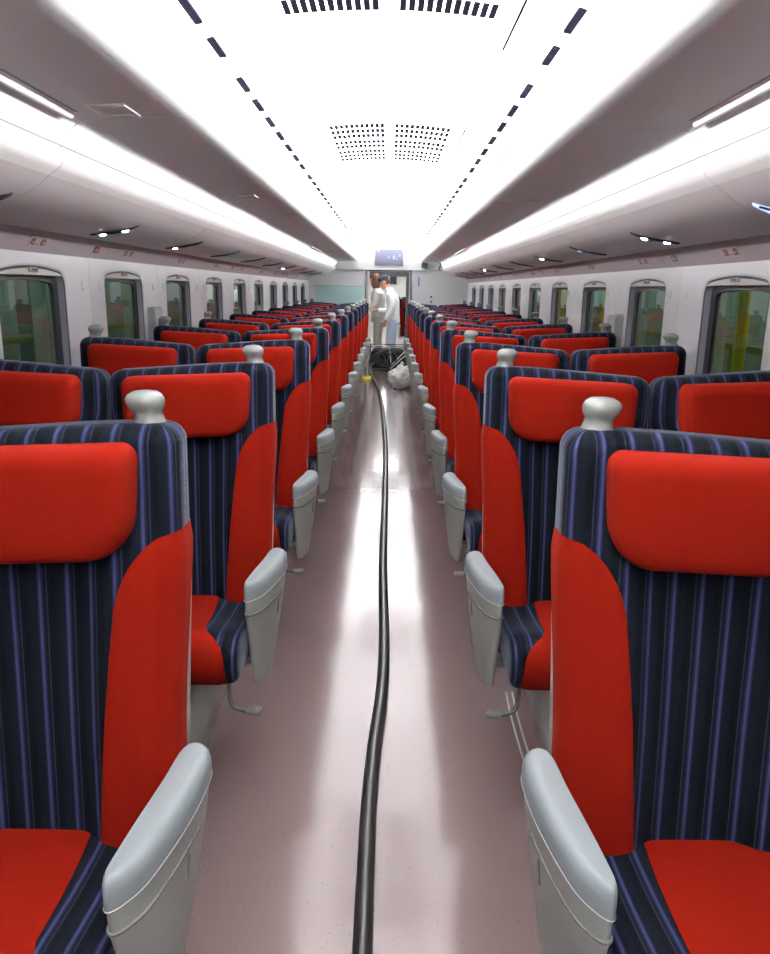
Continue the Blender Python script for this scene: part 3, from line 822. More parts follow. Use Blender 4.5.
def headrest_mb():
    w, h = 0.358, 0.170
    zc = 1.083
    ol = []
    for x, z in round_rect(-w / 2, w / 2, -h / 2, h / 2, [0.026, 0.026, 0.058, 0.058], 7):
        x2 = x * (1 - 0.05 * (0.5 - z / h))
        z2 = z + 0.006 * (1 - (2 * x / w) ** 2) * (1 if z > 0 else -0.6)
        ol.append((x2, z2))
    # extra points on the long edges
    ol2 = []
    for p, q in zip(ol, ol[1:] + ol[:1]):
        d = math.hypot(p[0] - q[0], p[1] - q[1]); k = max(1, int(d / 0.025))
        ol2 += [(lerp(p[0], q[0], i / k), lerp(p[1], q[1], i / k)) for i in range(k)]
    rs = []
    for y, s in ((0.02, 0.97), (-0.012, 0.985), (-0.030, 1.0), (-0.044, 0.992), (-0.055, 0.968), (-0.063, 0.92), (-0.069, 0.84), (-0.072, 0.70), (-0.073, 0.4)):
        ring = []
        for x, z in ol2:
            if s > .6:
                dx = (1 - s) * 0.17; l = math.hypot(x / (w / 2), z / (h / 2))
                nx = max(-1, min(1, x / (w / 2))); nz = max(-1, min(1, z / (h / 2)))
                xx = x - nx * dx * 0.75; zz = z - nz * dx * 0.55
            else:
                xx, zz = x * s, z * s
            zz0 = zz
            yl = -0.062 - 0.010 * (0.5 - zz0 / h)
            ring.append((W1 / 2 + xx, yl + y, zc + zz - 0.016 * (0.5 + xx / w)))
        rs.append(ring)
    return MB().rings(rs)

cprof = [(-0.05, 0.415), (-0.05, 0.495), (-0.07, 0.508), (-0.11, 0.507), (-0.16, 0.506), (-0.21, 0.508), (-0.26, 0.512), (-0.31, 0.519), (-0.35, 0.525), (-0.385, 0.528),
         (-0.41, 0.525), (-0.430, 0.516), (-0.443, 0.503), (-0.450, 0.485), (-0.452, 0.465), (-0.450, 0.445), (-0.444, 0.425), (-0.434, 0.410), (-0.42, 0.403), (-0.40, 0.400), (-0.30, 0.405), (-0.15, 0.41)]
def cshift(i, off):
    P = cprof
    p, q = Vector(P[i - 1]), Vector(P[(i + 1) % len(P)])
    t = (q - p).normalized()
    return Vector(P[i]) + Vector((t.y, -t.x)) * off
def cush_ring(a, r=0.026, off=0.0):
    d = min(a, W1 - 0.004 - a) if a > 0 else 0
    d = max(0.0, min(a - 0.002, W1 - 0.002 - a))
    ins = r - math.sqrt(max(0.0, r * r - (r - min(d, r)) ** 2))
    crown = 0.006 * math.sin(PI * a / W1)
    out = []
    for i in range(len(cprof)):
        p = cshift(i, off - ins)
        z = p.y + (crown if 1 < i < 12 else 0)
        out.append((a, p.x, z))
    return out
def cushion_mb():
    es = [0.002, 0.004, 0.008, 0.014, 0.021, 0.028]
    aa = es + [0.028 + (W1 - 0.056) * i / 18 for i in range(1, 18)] + [W1 - e for e in reversed(es)]
    rs = [cush_ring(a) for a in aa]
    at = [[a + 0.012] * len(cprof) for a in aa]
    # stripes wrap onto the flanks
    return MB().rings(rs, True, True, True, at)
def narrow(mb):
    for i, (a, y, z) in enumerate(mb.v): mb.v[i] = (0.042 + a * (W1 - 0.048) / W1, y, z)
    return mb
def cover_mb():
    """red top and front of the cushion, between curved seams"""
    idx = list(range(1, 20))
    edge = {}
    for i in idx:
        y, z = cprof[i]
        if i <= 9: e = interp(-y, [(0.05, 0.135), (0.2, 0.122), (0.36, 0.112), (0.385, 0.100)])
        else: e = [0.078, 0.057, 0.045, 0.040, 0.037, 0.035, 0.034, 0.034, 0.034, 0.034][i - 10]
        edge[i] = e
    n = 18
    vs, fs = [], []
    for i in idx:
        e = edge[i]
        for j in range(n + 1):
            a = lerp(e, W1 - 0.012 - e * 0.25, j / n)
            k = math.sqrt(max(0, min(1.0, min(j, n - j) / 1.2)))
            p = cush_ring(a, off=0.0008 + 0.004 * k)[i]
            vs.append(p)
    m = n + 1
    for r in range(len(idx) - 1):
        for j in range(n):
            fs.append((r * m + j, (r + 1) * m + j, (r + 1) * m + j + 1, r * m + j + 1))
    return MB().add(vs, fs)
def shell_mb():
    rs = []
    for z, w in ((0.37, 0.0), (0.39, 0.0), (0.6, 0.0), (0.8, 0.0005), (0.92, 0.004), (1.0, 0.012), (1.06, 0.02)):
        yb = yback(z)
        rs.append([(a, y, z) for a, y in round_rect(-0.0012 + w, W1 + 0.0012 - w, yb - 0.001, yb + 0.0045, 0.002, 3)])
    return MB().rings(rs)
def knob_mb():
    ax, zz = 0.054, 1.186
    rs = []
    for h, rx, ry, dx in ((-0.012, 0.031, 0.026, 0), (0.002, 0.030, 0.025, 0), (0.007, 0.0265, 0.023, .000), (0.015, 0.0245, 0.021, .001), (0.023, 0.0255, 0.022, .003), (0.030, 0.0305, 0.026, .004), (0.037, 0.033, 0.029, .005), (0.044, 0.033, 0.029, .006), (0.051, 0.029, 0.025, .006), (0.056, 0.021, 0.018, .005), (0.058, 0.01, 0.008, .004)):
        rs.append([(ax + dx + 0.9 * rx * math.copysign(abs(math.cos(t)) ** .85, math.cos(t)), -0.005 + ry * math.copysign(abs(math.sin(t)) ** .85, math.sin(t)), zz + h * 0.92 ) for t in [2 * PI * k / 24 for k in range(24)]])
    return MB().rings(rs)
# armrest: plan outline (u, y) of the pad, front nose inside
arm_plan = [(p.x, p.y) for p in catmull([(-0.004, -0.056), (0.006, -0.085), (0.010, -0.16), (0.017, -0.25), (0.025, -0.34), (0.027, -0.376), (0.018, -0.388), (0.001, -0.372), (-0.018, -0.335), (-0.034, -0.26), (-0.044, -0.175), (-0.046, -0.09), (-0.038, -0.060), (-0.020, -0.050), (-0.004, -0.056)], 4)][:-1]
def u_in(y): return interp(-y, [(0.05, 0.0), (0.16, 0.006), (0.25, 0.013), (0.39, 0.022)])
def toward(pl, k, ky):
    return [(u_in(y) + (u - u_in(y)) * k, -0.215 + (y + 0.215) * ky) for u, y in pl]
def inset_plan(pl, k):
    n = len(pl); out = []
    for i in range(n):
        p = Vector(pl[i - 1]); q = Vector(pl[(i + 1) % n]); t = (q - p).normalized()
        out.append(tuple(Vector(pl[i]) + Vector((t.y, -t.x)) * k))
    return out
def arm_slope(y): return 0.649 + 0.013 * sm(-y, 0.05, 0.35)
def pad_mb():
    rs = []
    for dz, k, ky in ((-0.046, 1.0, 1.0), (-0.022, 1.0, 1.0), (-0.010, 0.93, 0.995), (-0.004, 0.82, 0.975), (-0.001, 0.70, 0.95), (0.0, 0.58, 0.92)):
        rs.append([(u, y, arm_slope(y) + dz) for u, y in toward(arm_plan, k, ky)])
    return MB().rings(rs)
def arm_ring(t):
    """cross-section of the arm panel, t=0 under the pad to t=1 at its foot"""
    z = lerp(0.0, 1.0, t)
    out = []
    cyy = -0.250
    ky = interp(t, [(0, 0.985), (0.15, 0.95), (0.4, 0.78), (0.7, 0.55), (1.0, 0.33)])
    ku = interp(t, [(0, 0.93), (0.3, 0.86), (0.7, 0.68), (1.0, 0.5)])
    for u, y in arm_plan:
        yy = cyy + (y - cyy) * ky
        zz = lerp(arm_slope(y) - 0.046, 0.335, t)
        out.append((-0.004 + (u + 0.004) * ku + 0.012 * t, yy, zz))
    return out
def panel_mb():
    return MB().rings([arm_ring(t) for t in (0, .06, .12, .2, .3, .4, .5, .6, .7, .8, .9, .97, 1.0)])
def groove_mb():
    n = len(arm_plan)
    # outer face indices run from the nose to the back
    i0 = max(range(n), key=lambda i: arm_plan[i][0] - arm_plan[i][1] * 0.5)
    i1 = min(range(n), key=lambda i: abs(arm_plan[i][1] + 0.16) + (10 if arm_plan[i][0] > -0.02 else 0))
    pts = []
    ids = list(range(i0 - 4, i1 + 1))
    for j, i in enumerate(ids):
        f = j / (len(ids) - 1)
        t = 0.135 + 0.04 * f - 0.10 * sm(f, 0.75, 1.0) * 0
        ra = arm_ring(t)[i % n]
        pts.append(ra)
    mb = MB().tube(pts, 0.0032, 6)
    p2 = [arm_ring(t)[(i1 - 2) % n] for t in (0.22, 0.27, 0.32, 0.37)]
    mb.tube(p2, 0.0024, 6)
    return mb
def edge_line_mb():
    ring = [(u, y, arm_slope(y) - 0.0465) for u, y in inset_plan(arm_plan, 0.0003)]
    return MB().tube(ring + ring[:1], 0.0012, 6)
def make_unit(side):
    root = empty('double_seat')
    for seat in (0, 1):
        b = put_uz(taper(backrest_mb()), seat, side).build('backrest', M['stripe'], root, attr=True)
        put_uz(taper(bolster_mb()), seat, side).build('side_bolster', M['red'], b, recalc=False)['label'] = 'red side bolster'
        put_uz(taper(mirror_a(bolster_mb(0.045))), seat, side).build('side_bolster', M['red'], b, recalc=False)['label'] = 'red side bolster'
        put_uz(headrest_mb(), seat, side).build('headrest', M['red'], b)['label'] = 'red padded headrest'
        put_uz(taper(shell_mb()), seat, side).build('back_shell', M['grey_plastic'], b)
        put_uz(knob_mb(), seat, side).build('grab_handle', M['handle_plastic'], b)['label'] = 'grey plastic grab handle'
        cu = put_uz(narrow(cushion_mb()), seat, side).build('seat_cushion', M['stripe'], root, attr=True)
        put_uz(narrow(cover_mb()), seat, side).build('cushion_cover', M['red'], cu, recalc=False)['label'] = 'red cushion cover'
    def shift(mb):
        if side < 0: mb.v = [(a + 0.007, y, z) for a, y, z in mb.v]
        return mb
    ar = put_uz(shift(panel_mb()), 0, side).build('armrest', M['grey_plastic'], root)
    put_uz(shift(pad_mb()), 0, side).build('arm_pad', M['pad_plastic'], ar)
    put_uz(shift(groove_mb()), 0, side).build('groove', M['groove'], ar)
    put_uz(shift(edge_line_mb()), 0, side).build('arm_trim', M['lip'], ar)
    pv = MB().tube([(0.012, -0.31, 0.592), (0.034, -0.31, 0.592)], 0.010, 10)
    put_uz(pv, 0, side).build('arm_pivot', M['steel'], ar)
    br = MB().box(0.012, 0.03, -0.27, -0.20, 0.385, 0.42); br.box(0.012, 0.25, -0.26, -0.21, 0.375, 0.395)
    put_uz(br, 0, side).build('arm_bracket', M['pedestal'], root, smooth=False)
    # pedestal: tapered box under the cushions with a foot plate
    pd = MB().rings([[(a, y, z) for a, y in round_rect(a0, a1, y0, y1, 0.02, 3)] for z, a0, a1, y0, y1 in ((0.0, 0.21, 0.80, -0.36, 0.0), (0.02, 0.21, 0.80, -0.36, 0.0), (0.03, 0.215, 0.79, -0.355, -0.005), (0.30, 0.13, 0.83, -0.36, 0.0), (0.39, 0.12, 0.84, -0.36, 0.0))])
    put_uz(pd, 0, side).build('pedestal', M['pedestal'], root)
    # foot pedal
    pts = catmull([(0.075, -0.41, 0.405), (0.070, -0.425, 0.37), (0.060, -0.435, 0.347), (0.040, -0.437, 0.338), (0.012, -0.44, 0.333)], 4)
    pe = put_uz(MB().tube([tuple(p) for p in pts], 0.006, 8), 0, side).build('foot_pedal', M['metal'], root)
    pl = MB().rings([[(a, y, z) for a, y in round_rect(-0.014, 0.026, -0.455, -0.425, 0.008, 3)] for z in (0.334, 0.341)])
    for i in range(5): pl.box(-0.009 + i * 0.007, -0.006 + i * 0.007, -0.452, -0.428, 0.341, 0.344)
    put_uz(pl, 0, side).build('foot_plate', M['steel'], pe, smooth=False)
    return root
ORD = ['nearest', 'second', 'third', 'fourth', 'fifth', 'sixth', 'seventh', 'eighth', 'ninth', 'tenth', 'eleventh', 'last and farthest']
UX = {-1: -0.305, 1: 0.303}
UY = {-1: 1.20, 1: 1.20}
for side, nm in ((-1, 'left'), (1, 'right')):
    proto = make_unit(side)
    index_kids()
    for k in range(12):
        o = proto if k == 0 else copy_tree(proto)
        o.location = (UX[side] + (0.004 if k == 0 and side < 0 else 0), UY[side] + k * 1.0, 0)
        lab = '%s red and blue striped double seat in the row %s of the aisle' % (ORD[k], nm)
        if k in (1, 2, 3): lab = '%s red and blue striped double seat from the camera, %s of the aisle' % (ORD[k], nm)
        if k == 10: lab = 'second to last red and striped double seat %s of the aisle' % nm
        tag(o, lab, 'seat', 'double seats in rows')
# a few seats of the next carriage
index_kids()
for k in range(6):
    o = copy_tree(proto)
    o.location = (0.235, VY + 0.95 + k, 0)
    tag(o, ['first', 'second', 'third', 'fourth', 'fifth', 'sixth'][k] + ' red double seat in the next carriage, seen through the doorway', 'seat', 'seats of the next carriage')

# ------------------------------------------------------------------ things in the aisle
hose_pts = [(-0.045, 0.6, .0225), (-0.02, 1.0, .0225), (-0.013, 1.329, .0225), (-0.013, 1.477, .0225), (-0.011, 1.833, .0225), (0.0, 2.122, .0225), (0.018, 2.43, .0225), (0.023, 2.825, .0225), (0.010, 3.759, .0225), (0.012, 4.925, .0225), (0.008, 6.561, .0225), (-0.024, 8.139, .0225), (-0.066, 9.663, .0225), (-0.144, 11.217, .0225), (-0.24, 12.3, .0225), (-0.30, 12.9, .03), (-0.315, 13.20, 0.06), (-0.26, 13.36, 0.12), (-0.19, 13.45, 0.16)]
hp = catmull([(x, y, z) for x, y, z in hose_pts], 10)
hr = 0.0222
ho = MB().tube([tuple(p) for p in hp], hr, 14).build('vacuum_hose', M['black'])
tag(ho, 'long black hose lying down the middle of the aisle', 'hose')

wr = MB()  # two thin white tubes drawn as lines on the floor by the pedestal
for dx in (0.0, 0.022):
    wr.tube([tuple(p) for p in catmull([(0.462 + dx, 2.46, 0.005), (0.456 + dx, 2.32, 0.005), (0.455 + dx, 2.15, 0.005), (0.458 + dx, 2.0, 0.005), (0.470 + dx, 1.85, 0.005)], 6)], 0.0035, 7)
wo = wr.build('white_floor_lines', M['cable'])
tag(wo, 'pair of thin white lines on the floor beside the nearest right seat', 'cable')

# machine in the doorway
mc = empty('floor_machine', (0.01, 13.75, 0))
tag(mc, 'black cleaning machine with white tubes standing in the end doorway', 'machine')
mbm = MB().rings([[(x, y, z) for x, y in round_rect(-0.30 + i, 0.30 - i, -0.26 + i, 0.26 - i, 0.05, 4)] for z, i in ((0.05, 0.02), (0.07, 0.0), (0.30, 0.0), (0.34, 0.02), (0.36, 0.06))])
mbm.build('body', M['machine'], mc)
for q, (dx, dz, r) in enumerate(((-0.2, 0.16, 0.09), (-0.06, 0.13, 0.06), (0.18, 0.15, 0.08))):
    MB().rings([[(dx + rr * math.cos(t), yy, dz + rr * math.sin(t)) for t in [2 * PI * k / 18 for k in range(18)]] for rr, yy in ((r, -0.25), (r, -0.285), (r * .8, -0.295), (r * .35, -0.298))]).build('drum', M['gasket'], mc)
cage = MB()
for x in (-0.32, 0.0, 0.05, 0.32):
    cage.tube([(x, -0.31, 0.01), (x, -0.31, 0.42)], 0.009, 8)
for z in (0.42, 0.03):
    cage.tube([(-0.33, -0.31, z), (0.33, -0.31, z)], 0.011, 8)
    cage.tube([(-0.33, 0.28, z), (0.33, 0.28, z)], 0.011, 8)
for x in (-0.32, 0.32): cage.tube([(x, 0.28, 0.01), (x, 0.28, 0.42)], 0.011, 8)
cage.build('frame', M['frame'], mc)
rnd = random.Random(7)
for q in range(4):
    cxq, czq, rq = -0.17 + 0.05 * q, 0.20 + 0.02 * (q % 2), 0.12 + 0.015 * q
    MB().tube([(cxq + rq * math.cos(t), -0.325 - 0.012 * q, czq + rq * 0.9 * math.sin(t)) for t in [2 * PI * k / 24 for k in range(25)]], 0.013, 8).build('coiled_hose', M['black'], mc)
for a, b in (((0.31, -0.33, 0.36), (0.02, -0.35, 0.06)), ((0.31, -0.33, 0.28), (0.04, -0.36, 0.04)), ((0.02, -0.33, 0.41), (0.06, -0.34, 0.05))):
    MB().tube([a, tuple((Vector(a) + Vector(b)) / 2 + Vector((0, -.02, 0.01))), b], 0.009, 8).build('white_tube', M['cable'], mc)
MB().tube([tuple(p) for p in catmull([(-0.30, -0.33, 0.38), (-0.2, -0.34, 0.44), (-0.05, -0.34, 0.43), (0.05, -0.34, 0.40)], 5)], 0.010, 8).build('coiled_lead', M['cable'], mc)
for x in (-0.26, 0.26):
    for y in (-0.2, 0.2):
        MB().rings([[(x + xx, y + 0.045 * math.cos(t), 0.045 + 0.045 * math.sin(t)) for t in [2 * PI * k / 14 for k in range(14)]] for xx in (-0.02, 0.02)]).build('wheel', M['black'], mc)

# crumpled plastic bag
bgm = bmesh.new()
bmesh.ops.create_icosphere(bgm, subdivisions=4, radius=1.0)
from mathutils import noise
for v in bgm.verts:
    p = v.co.copy()
    n1 = noise.noise(p * 2.1) * 0.22 + noise.noise(p * 5.3 + Vector((3, 1, 2))) * 0.13 + abs(noise.noise(p * 9.0)) * 0.08
    k = 1 + n1
    z = p.z * 0.145 * k + 0.135
    v.co = Vector((p.x * 0.185 * k, p.y * 0.20 * k, max(0.0, z) + (0.03 * max(0, p.z) ** 3)))
me = bpy.data.meshes.new('plastic_bag'); bgm.to_mesh(me); bgm.free(); me.materials.append(M['bag'])
bag = inst('plastic_bag', me, None, (0.215, 11.25, 0.0))
tag(bag, 'crumpled white plastic bag on the aisle floor before the machine', 'bag')
kn = MB().tube([(0.0, -0.02, 0.26), (0.01, -0.01, 0.30), (-0.01, 0.0, 0.33), (0.02, 0.01, 0.35)], [0.03, 0.012, 0.022, 0.03], 9).build('tied_top', M['bag'], bag)
tag(MB().tube([(0.10, 11.02, 0.006), (0.13, 10.96, 0.012), (0.18, 10.94, 0.02), (0.24, 10.97, 0.012), (0.27, 11.02, 0.006)], 0.012, 8).build('cable_loop', M['darkgrey']), 'dark short cable loop lying in front of the white bag', 'cable')

# yellow wet-floor pad
yp = MB().rings([[(x, y, z) for x, y in round_rect(-0.078 + i, 0.078 - i, -0.16 + i, 0.16 - i, 0.05, 5)] for z, i in ((0.0, 0.0), (0.035, 0.0), (0.045, 0.012))]).build('yellow_mop_pad', M['yellow'])
yp.location = (-0.335, 12.1, 0.0)
tag(yp, 'bright yellow pad on the aisle floor beside the left armrests', 'cleaning pad')
MB().rings([[(x, y, z) for x, y in round_rect(-0.06, 0.06, -0.03, 0.03, 0.015, 3)] for z in (0.044, 0.058)]).build('grip', M['olive'], yp)

# ------------------------------------------------------------------ people
def skin_obj(name, verts, edges, radii, m_, parent, root=0, sub=2):
    me = bpy.data.meshes.new(name)
    me.from_pydata([Vector(v) for v in verts], edges, [])
    o = bpy.data.objects.new(name, me); C.objects.link(o)
    if parent is not None: o.parent = parent
    me.materials.append(m_)
    mod = o.modifiers.new('skin', 'SKIN')
    mod.use_smooth_shade = True
    if not me.skin_vertices:
        me.skin_vertices.new()
    sv = me.skin_vertices[0].data
    for i, r in enumerate(radii):
        sv[i].radius = r if isinstance(r, tuple) else (r, r)
        sv[i].use_root = (i == root)
    s = o.modifiers.new('sub', 'SUBSURF'); s.levels = sub; s.render_levels = sub
    return o

def hand_mb(mb, wrist, dirn, palmn, s=1.0):
    """palm and five fingers grown from the wrist; dirn = along fingers, palmn = palm normal"""
    d = Vector(dirn).normalized(); n = Vector(palmn); n = (n - d * n.dot(d)).normalized(); t = d.cross(n)
    w = Vector(wrist)
    rs = []
    for f, hw, hh in ((-0.01, 0.026, 0.020), (0.02, 0.032, 0.017), (0.05, 0.040, 0.015), (0.08, 0.042, 0.013), (0.092, 0.038, 0.010)):
        c = w + d * f * s
        rs.append([tuple(c + t * hw * s * math.cos(q) + n * hh * s * math.sin(q)) for q in [2 * PI * k / 12 for k in range(12)]])
    mb.rings(rs)
    for off, ln, cu in ((-0.031, 0.072, .9), (-0.010, 0.080, .75), (0.011, 0.074, .8), (0.031, 0.058, 1.0)):
        p = w + d * 0.082 * s + t * off * s
        pts = [p]
        ang = 0.25
        for q in range(3):
            ang += 0.32 * cu
            dd = d * math.cos(ang) + n * math.sin(ang)
            p = p + dd * ln * s / 3; pts.append(p)
        mb.tube([tuple(x) for x in pts], [0.0095 * s, 0.009 * s, 0.008 * s, 0.006 * s], 8)
    p = w + d * 0.025 * s - t * 0.03 * s
    pts = [p, p + (d * .6 - t * .7 + n * .25) * 0.035 * s, p + (d * .85 - t * .65 + n * .55) * 0.060 * s, p + (d * 1.1 - t * .5 + n * .8) * 0.075 * s]
    mb.tube([tuple(x) for x in pts], [0.014 * s, 0.012 * s, 0.010 * s, 0.007 * s], 8)

def head_mb(mb, c, face, tilt=0.0, s=1.0):
    """skull with brow, nose, lips, chin and ears; c = head centre; face = heading of the face (radians about z); tilt = nod"""
    R = Matrix.Rotation(face, 4, 'Z') @ Matrix.Rotation(tilt, 4, 'X')
    def T(p): return tuple(Vector(c) + (R @ (Vector(p) * s)))
    rs = []
    nn = 24
    for z, w, yf, yb in ((-0.118, 0.020, -0.070, -0.030), (-0.112, 0.036, -0.084, -0.005), (-0.095, 0.050, -0.090, 0.030), (-0.075, 0.058, -0.090, 0.060), (-0.05, 0.064, -0.089, 0.080), (-0.025, 0.070, -0.090, 0.092),
                         (0.0, 0.073, -0.088, 0.098), (0.025, 0.076, -0.094, 0.101), (0.05, 0.076, -0.092, 0.101), (0.075, 0.071, -0.082, 0.094), (0.095, 0.058, -0.064, 0.078), (0.11, 0.036, -0.038, 0.05), (0.116, 0.012, -0.012, 0.018)):
        ring = []
        for k in range(nn):
            t = 2 * PI * k / nn
            x = w * math.sin(t); cc = math.cos(t)
            y = yf * cc if cc > 0 else yb * -cc
            ring.append(T((x, y, z)))
        rs.append(ring)
    mb.rings(rs)
    # nose
    nz = []
    for z, w, d in ((0.018, 0.007, 0.004), (0.0, 0.009, 0.012), (-0.018, 0.013, 0.023), (-0.028, 0.016, 0.022), (-0.036, 0.010, 0.006)):
        nz.append([T((w * math.cos(q), -0.084 - d * max(0, math.sin(q)) + 0.006 * (math.sin(q) < 0), z)) for q in [2 * PI * k / 10 for k in range(10)]])
    mb.rings(nz)
    for sx in (-1, 1):
        er = []
        for q, r in ((0, 0.028), (0.010, 0.030), (0.014, 0.022)):
            er.append([T((sx * (0.068 + q), 0.012 + r * .62 * math.cos(a) + q * .6, -0.012 + r * math.sin(a))) for a in [2 * PI * k / 12 for k in range(12)]])
        mb.rings(er)
    return T, R

def face_bits(parent, T):
    e = MB()
    for sx in (-1, 1):
        e.rings([[T((sx * 0.030 + r * 1.5 * math.cos(a), -d, 0.006 + r * .8 * math.sin(a))) for a in [2 * PI * k / 12 for k in range(12)]] for r, d in ((0.009, 0.078), (0.009, 0.086), (0.005, 0.089))])
        e.tube([T((sx * 0.014, -0.092, 0.026)), T((sx * 0.032, -0.089, 0.031)), T((sx * 0.048, -0.078, 0.026))], 0.0035, 6)
    e.build('eyes', M['eye'], parent)
    MB().tube([T((-0.022, -0.084, -0.058)), T((-0.01, -0.094, -0.055)), T((0.01, -0.094, -0.055)), T((0.022, -0.084, -0.058))], [0.003, 0.006, 0.006, 0.003], 8).build('lips', M['lips'], parent)

def limb(mb, pts, rad, n=14, flat=1.0):
    P = catmull(pts, 4)
    R = []
    for i in range(len(rad) - 1):
        for k in range(4): R.append(lerp(rad[i], rad[i + 1], k / 4))
    R.append(rad[-1])
    mb.tube([tuple(p) for p in P], R, n)

def torso(mb, rings_, rz):
    c, s = math.cos(rz), math.sin(rz)
    rs = []
    for (x, y, z, w, d) in rings_:
        ring = []
        for k in range(20):
            t = 2 * PI * k / 20
            px = w * math.copysign(abs(math.cos(t)) ** .85, math.cos(t)); py = d * math.copysign(abs(math.sin(t)) ** .85, math.sin(t))
            ring.append((x + px * c - py * s, y + px * s + py * c, z))
        rs.append(ring)
    mb.rings(rs)
def remesh(o, vox=0.008):
    m = o.modifiers.new('remesh', 'REMESH'); m.mode = 'VOXEL'; m.voxel_size = vox; m.use_smooth_shade = True
    s = o.modifiers.new('smooth', 'SMOOTH'); s.iterations = 4; s.factor = 0.5

def person_capped():
    # stands with the left side of the body to the camera, facing left (-x), head bowed
    r = empty('person', (0.04, 14.35, 0.0))
    tag(r, 'person in white jacket and dark cap, standing with bowed head in the end doorway', 'person')
    b = MB()
    T, R = head_mb(b, (-0.125, 0.0, 1.515), -PI / 2, 0.42, 0.96)     # face turned to -x
    limb(b, [(-0.02, 0, 1.30), (-0.05, 0, 1.38), (-0.095, 0, 1.46)], [0.062, 0.055, 0.054])
    torso(b, [(0.05, 0, 0.84, 0.10, 0.15), (0.05, 0, 0.95, 0.10, 0.155), (0.045, 0, 1.08, 0.095, 0.14), (0.03, 0, 1.2, 0.105, 0.165), (0.01, 0, 1.3, 0.09, 0.18), (-0.01, 0, 1.355, 0.055, 0.11)], 0)
    for sy in (-1, 1):
        limb(b, [(0.05, sy * 0.085, 0.88), (0.03 + .01 * sy, sy * 0.085, 0.66), (0.015 + .02 * sy, sy * 0.085, 0.47), (0.035 + .02 * sy, sy * 0.085, 0.26), (0.05 + .02 * sy, sy * 0.085, 0.07)], [0.082, 0.070, 0.054, 0.048, 0.036])
        b.rings([[(0.05 + .02 * sy + x, sy * 0.085 + w * math.cos(t), 0.045 + h * math.sin(t)) for t in [2 * PI * k / 12 for k in range(12)]] for x, w, h in ((0.055, 0.02, 0.02), (0.04, 0.033, 0.04), (-0.04, 0.036, 0.04), (-0.13, 0.042, 0.028), (-0.165, 0.03, 0.02), (-0.175, 0.012, 0.01))])
    limb(b, [(0.0, -0.175, 1.30), (0.03, -0.205, 1.16), (0.015, -0.20, 1.04), (-0.045, -0.19, 0.93), (-0.085, -0.185, 0.83)], [0.052, 0.046, 0.040, 0.034, 0.026])
    limb(b, [(0.0, 0.175, 1.30), (0.0, 0.205, 1.16), (-0.04, 0.20, 1.03), (-0.16, 0.15, 1.0), (-0.26, 0.10, 1.02)], [0.052, 0.046, 0.040, 0.034, 0.026])
    hand_mb(b, (-0.085, -0.185, 0.83), (-0.22, 0.02, -1), (-0.25, 1, 0), 0.92)
    hand_mb(b, (-0.26, 0.10, 1.02), (-1, -0.25, 0.1), (0, 0, -1), 0.92)
    body = b.build('body', M['skin'], r); remesh(body, 0.007)
    face_bits(r, T)
    # jacket
    j = MB()
    torso(j, [(0.05, 0, 0.80, 0.128, 0.178), (0.05, 0, 0.84, 0.126, 0.176), (0.05, 0, 0.95, 0.118, 0.172), (0.05, 0, 1.08, 0.115, 0.160), (0.035, 0, 1.2, 0.125, 0.182), (0.012, 0, 1.3, 0.108, 0.196), (-0.01, 0, 1.36, 0.075, 0.125), (-0.03, 0, 1.40, 0.066, 0.075)], 0)
    limb(j, [(0.0, -0.165, 1.31), (0.032, -0.207, 1.16), (0.016, -0.203, 1.04), (-0.045, -0.192, 0.93), (-0.078, -0.186, 0.855)], [0.070, 0.062, 0.056, 0.049, 0.042])
    limb(j, [(0.0, 0.165, 1.31), (0.0, 0.207, 1.16), (-0.04, 0.203, 1.03), (-0.16, 0.15, 1.0), (-0.235, 0.112, 1.015)], [0.070, 0.062, 0.056, 0.049, 0.042])
    jo = j.build('jacket', M['coverall'], r); remesh(jo, 0.010)
    MB().rings([[(-0.03 + w * math.cos(t), w * 1.05 * math.sin(t), z + 0.18 * 0 - 0.25 * w * math.cos(t) * 0) for t in [2 * PI * k / 18 for k in range(18)]] for z, w in ((1.375, 0.088), (1.405, 0.080), (1.425, 0.070), (1.40, 0.062))], True, False, False).build('collar', M['coverall'], r)
    t_ = MB()
    torso(t_, [(0.05, 0, 0.76, 0.095, 0.160), (0.05, 0, 0.84, 0.112, 0.164), (0.05, 0, 0.90, 0.105, 0.160)], 0)
    for sy in (-1, 1):
        limb(t_, [(0.05, sy * 0.085, 0.86), (0.03 + .01 * sy, sy * 0.085, 0.66), (0.015 + .02 * sy, sy * 0.085, 0.47), (0.035 + .02 * sy, sy * 0.085, 0.26), (0.045 + .02 * sy, sy * 0.085, 0.075)], [0.100, 0.090, 0.078, 0.072, 0.066])
    to = t_.build('trousers', M['bluecloth'], r); remesh(to, 0.010)
    sh = MB()
    for sy in (-1, 1):
        sh.rings([[(0.05 + .02 * sy + x, sy * 0.085 + w * math.cos(t), max(0.001, 0.046 + h * math.sin(t))) for t in [2 * PI * k / 14 for k in range(14)]] for x, w, h in ((0.066, 0.02, 0.025), (0.05, 0.040, 0.046), (-0.04, 0.043, 0.047), (-0.13, 0.048, 0.045), (-0.172, 0.036, 0.04), (-0.188, 0.014, 0.03))])
    sh.build('shoes', M['shoe'], r)
    # cap: crown, brim
    cp = MB()
    rs = []
    for z, k in ((0.038, 1.06), (0.06, 1.07), (0.085, 1.05), (0.107, 0.95), (0.123, 0.72), (0.131, 0.42), (0.133, 0.1)):
        rs.append([T((0.083 * k * math.sin(t), 0.004 + (-0.100 if math.cos(t) > 0 else 0.106) * abs(math.cos(t)) * k * (1 if math.cos(t) > 0 else 1), z)) for t in [2 * PI * q / 24 for q in range(24)]])
    cp.rings(rs)
    co = cp.build('cap', M['cap'], r)
    br = []
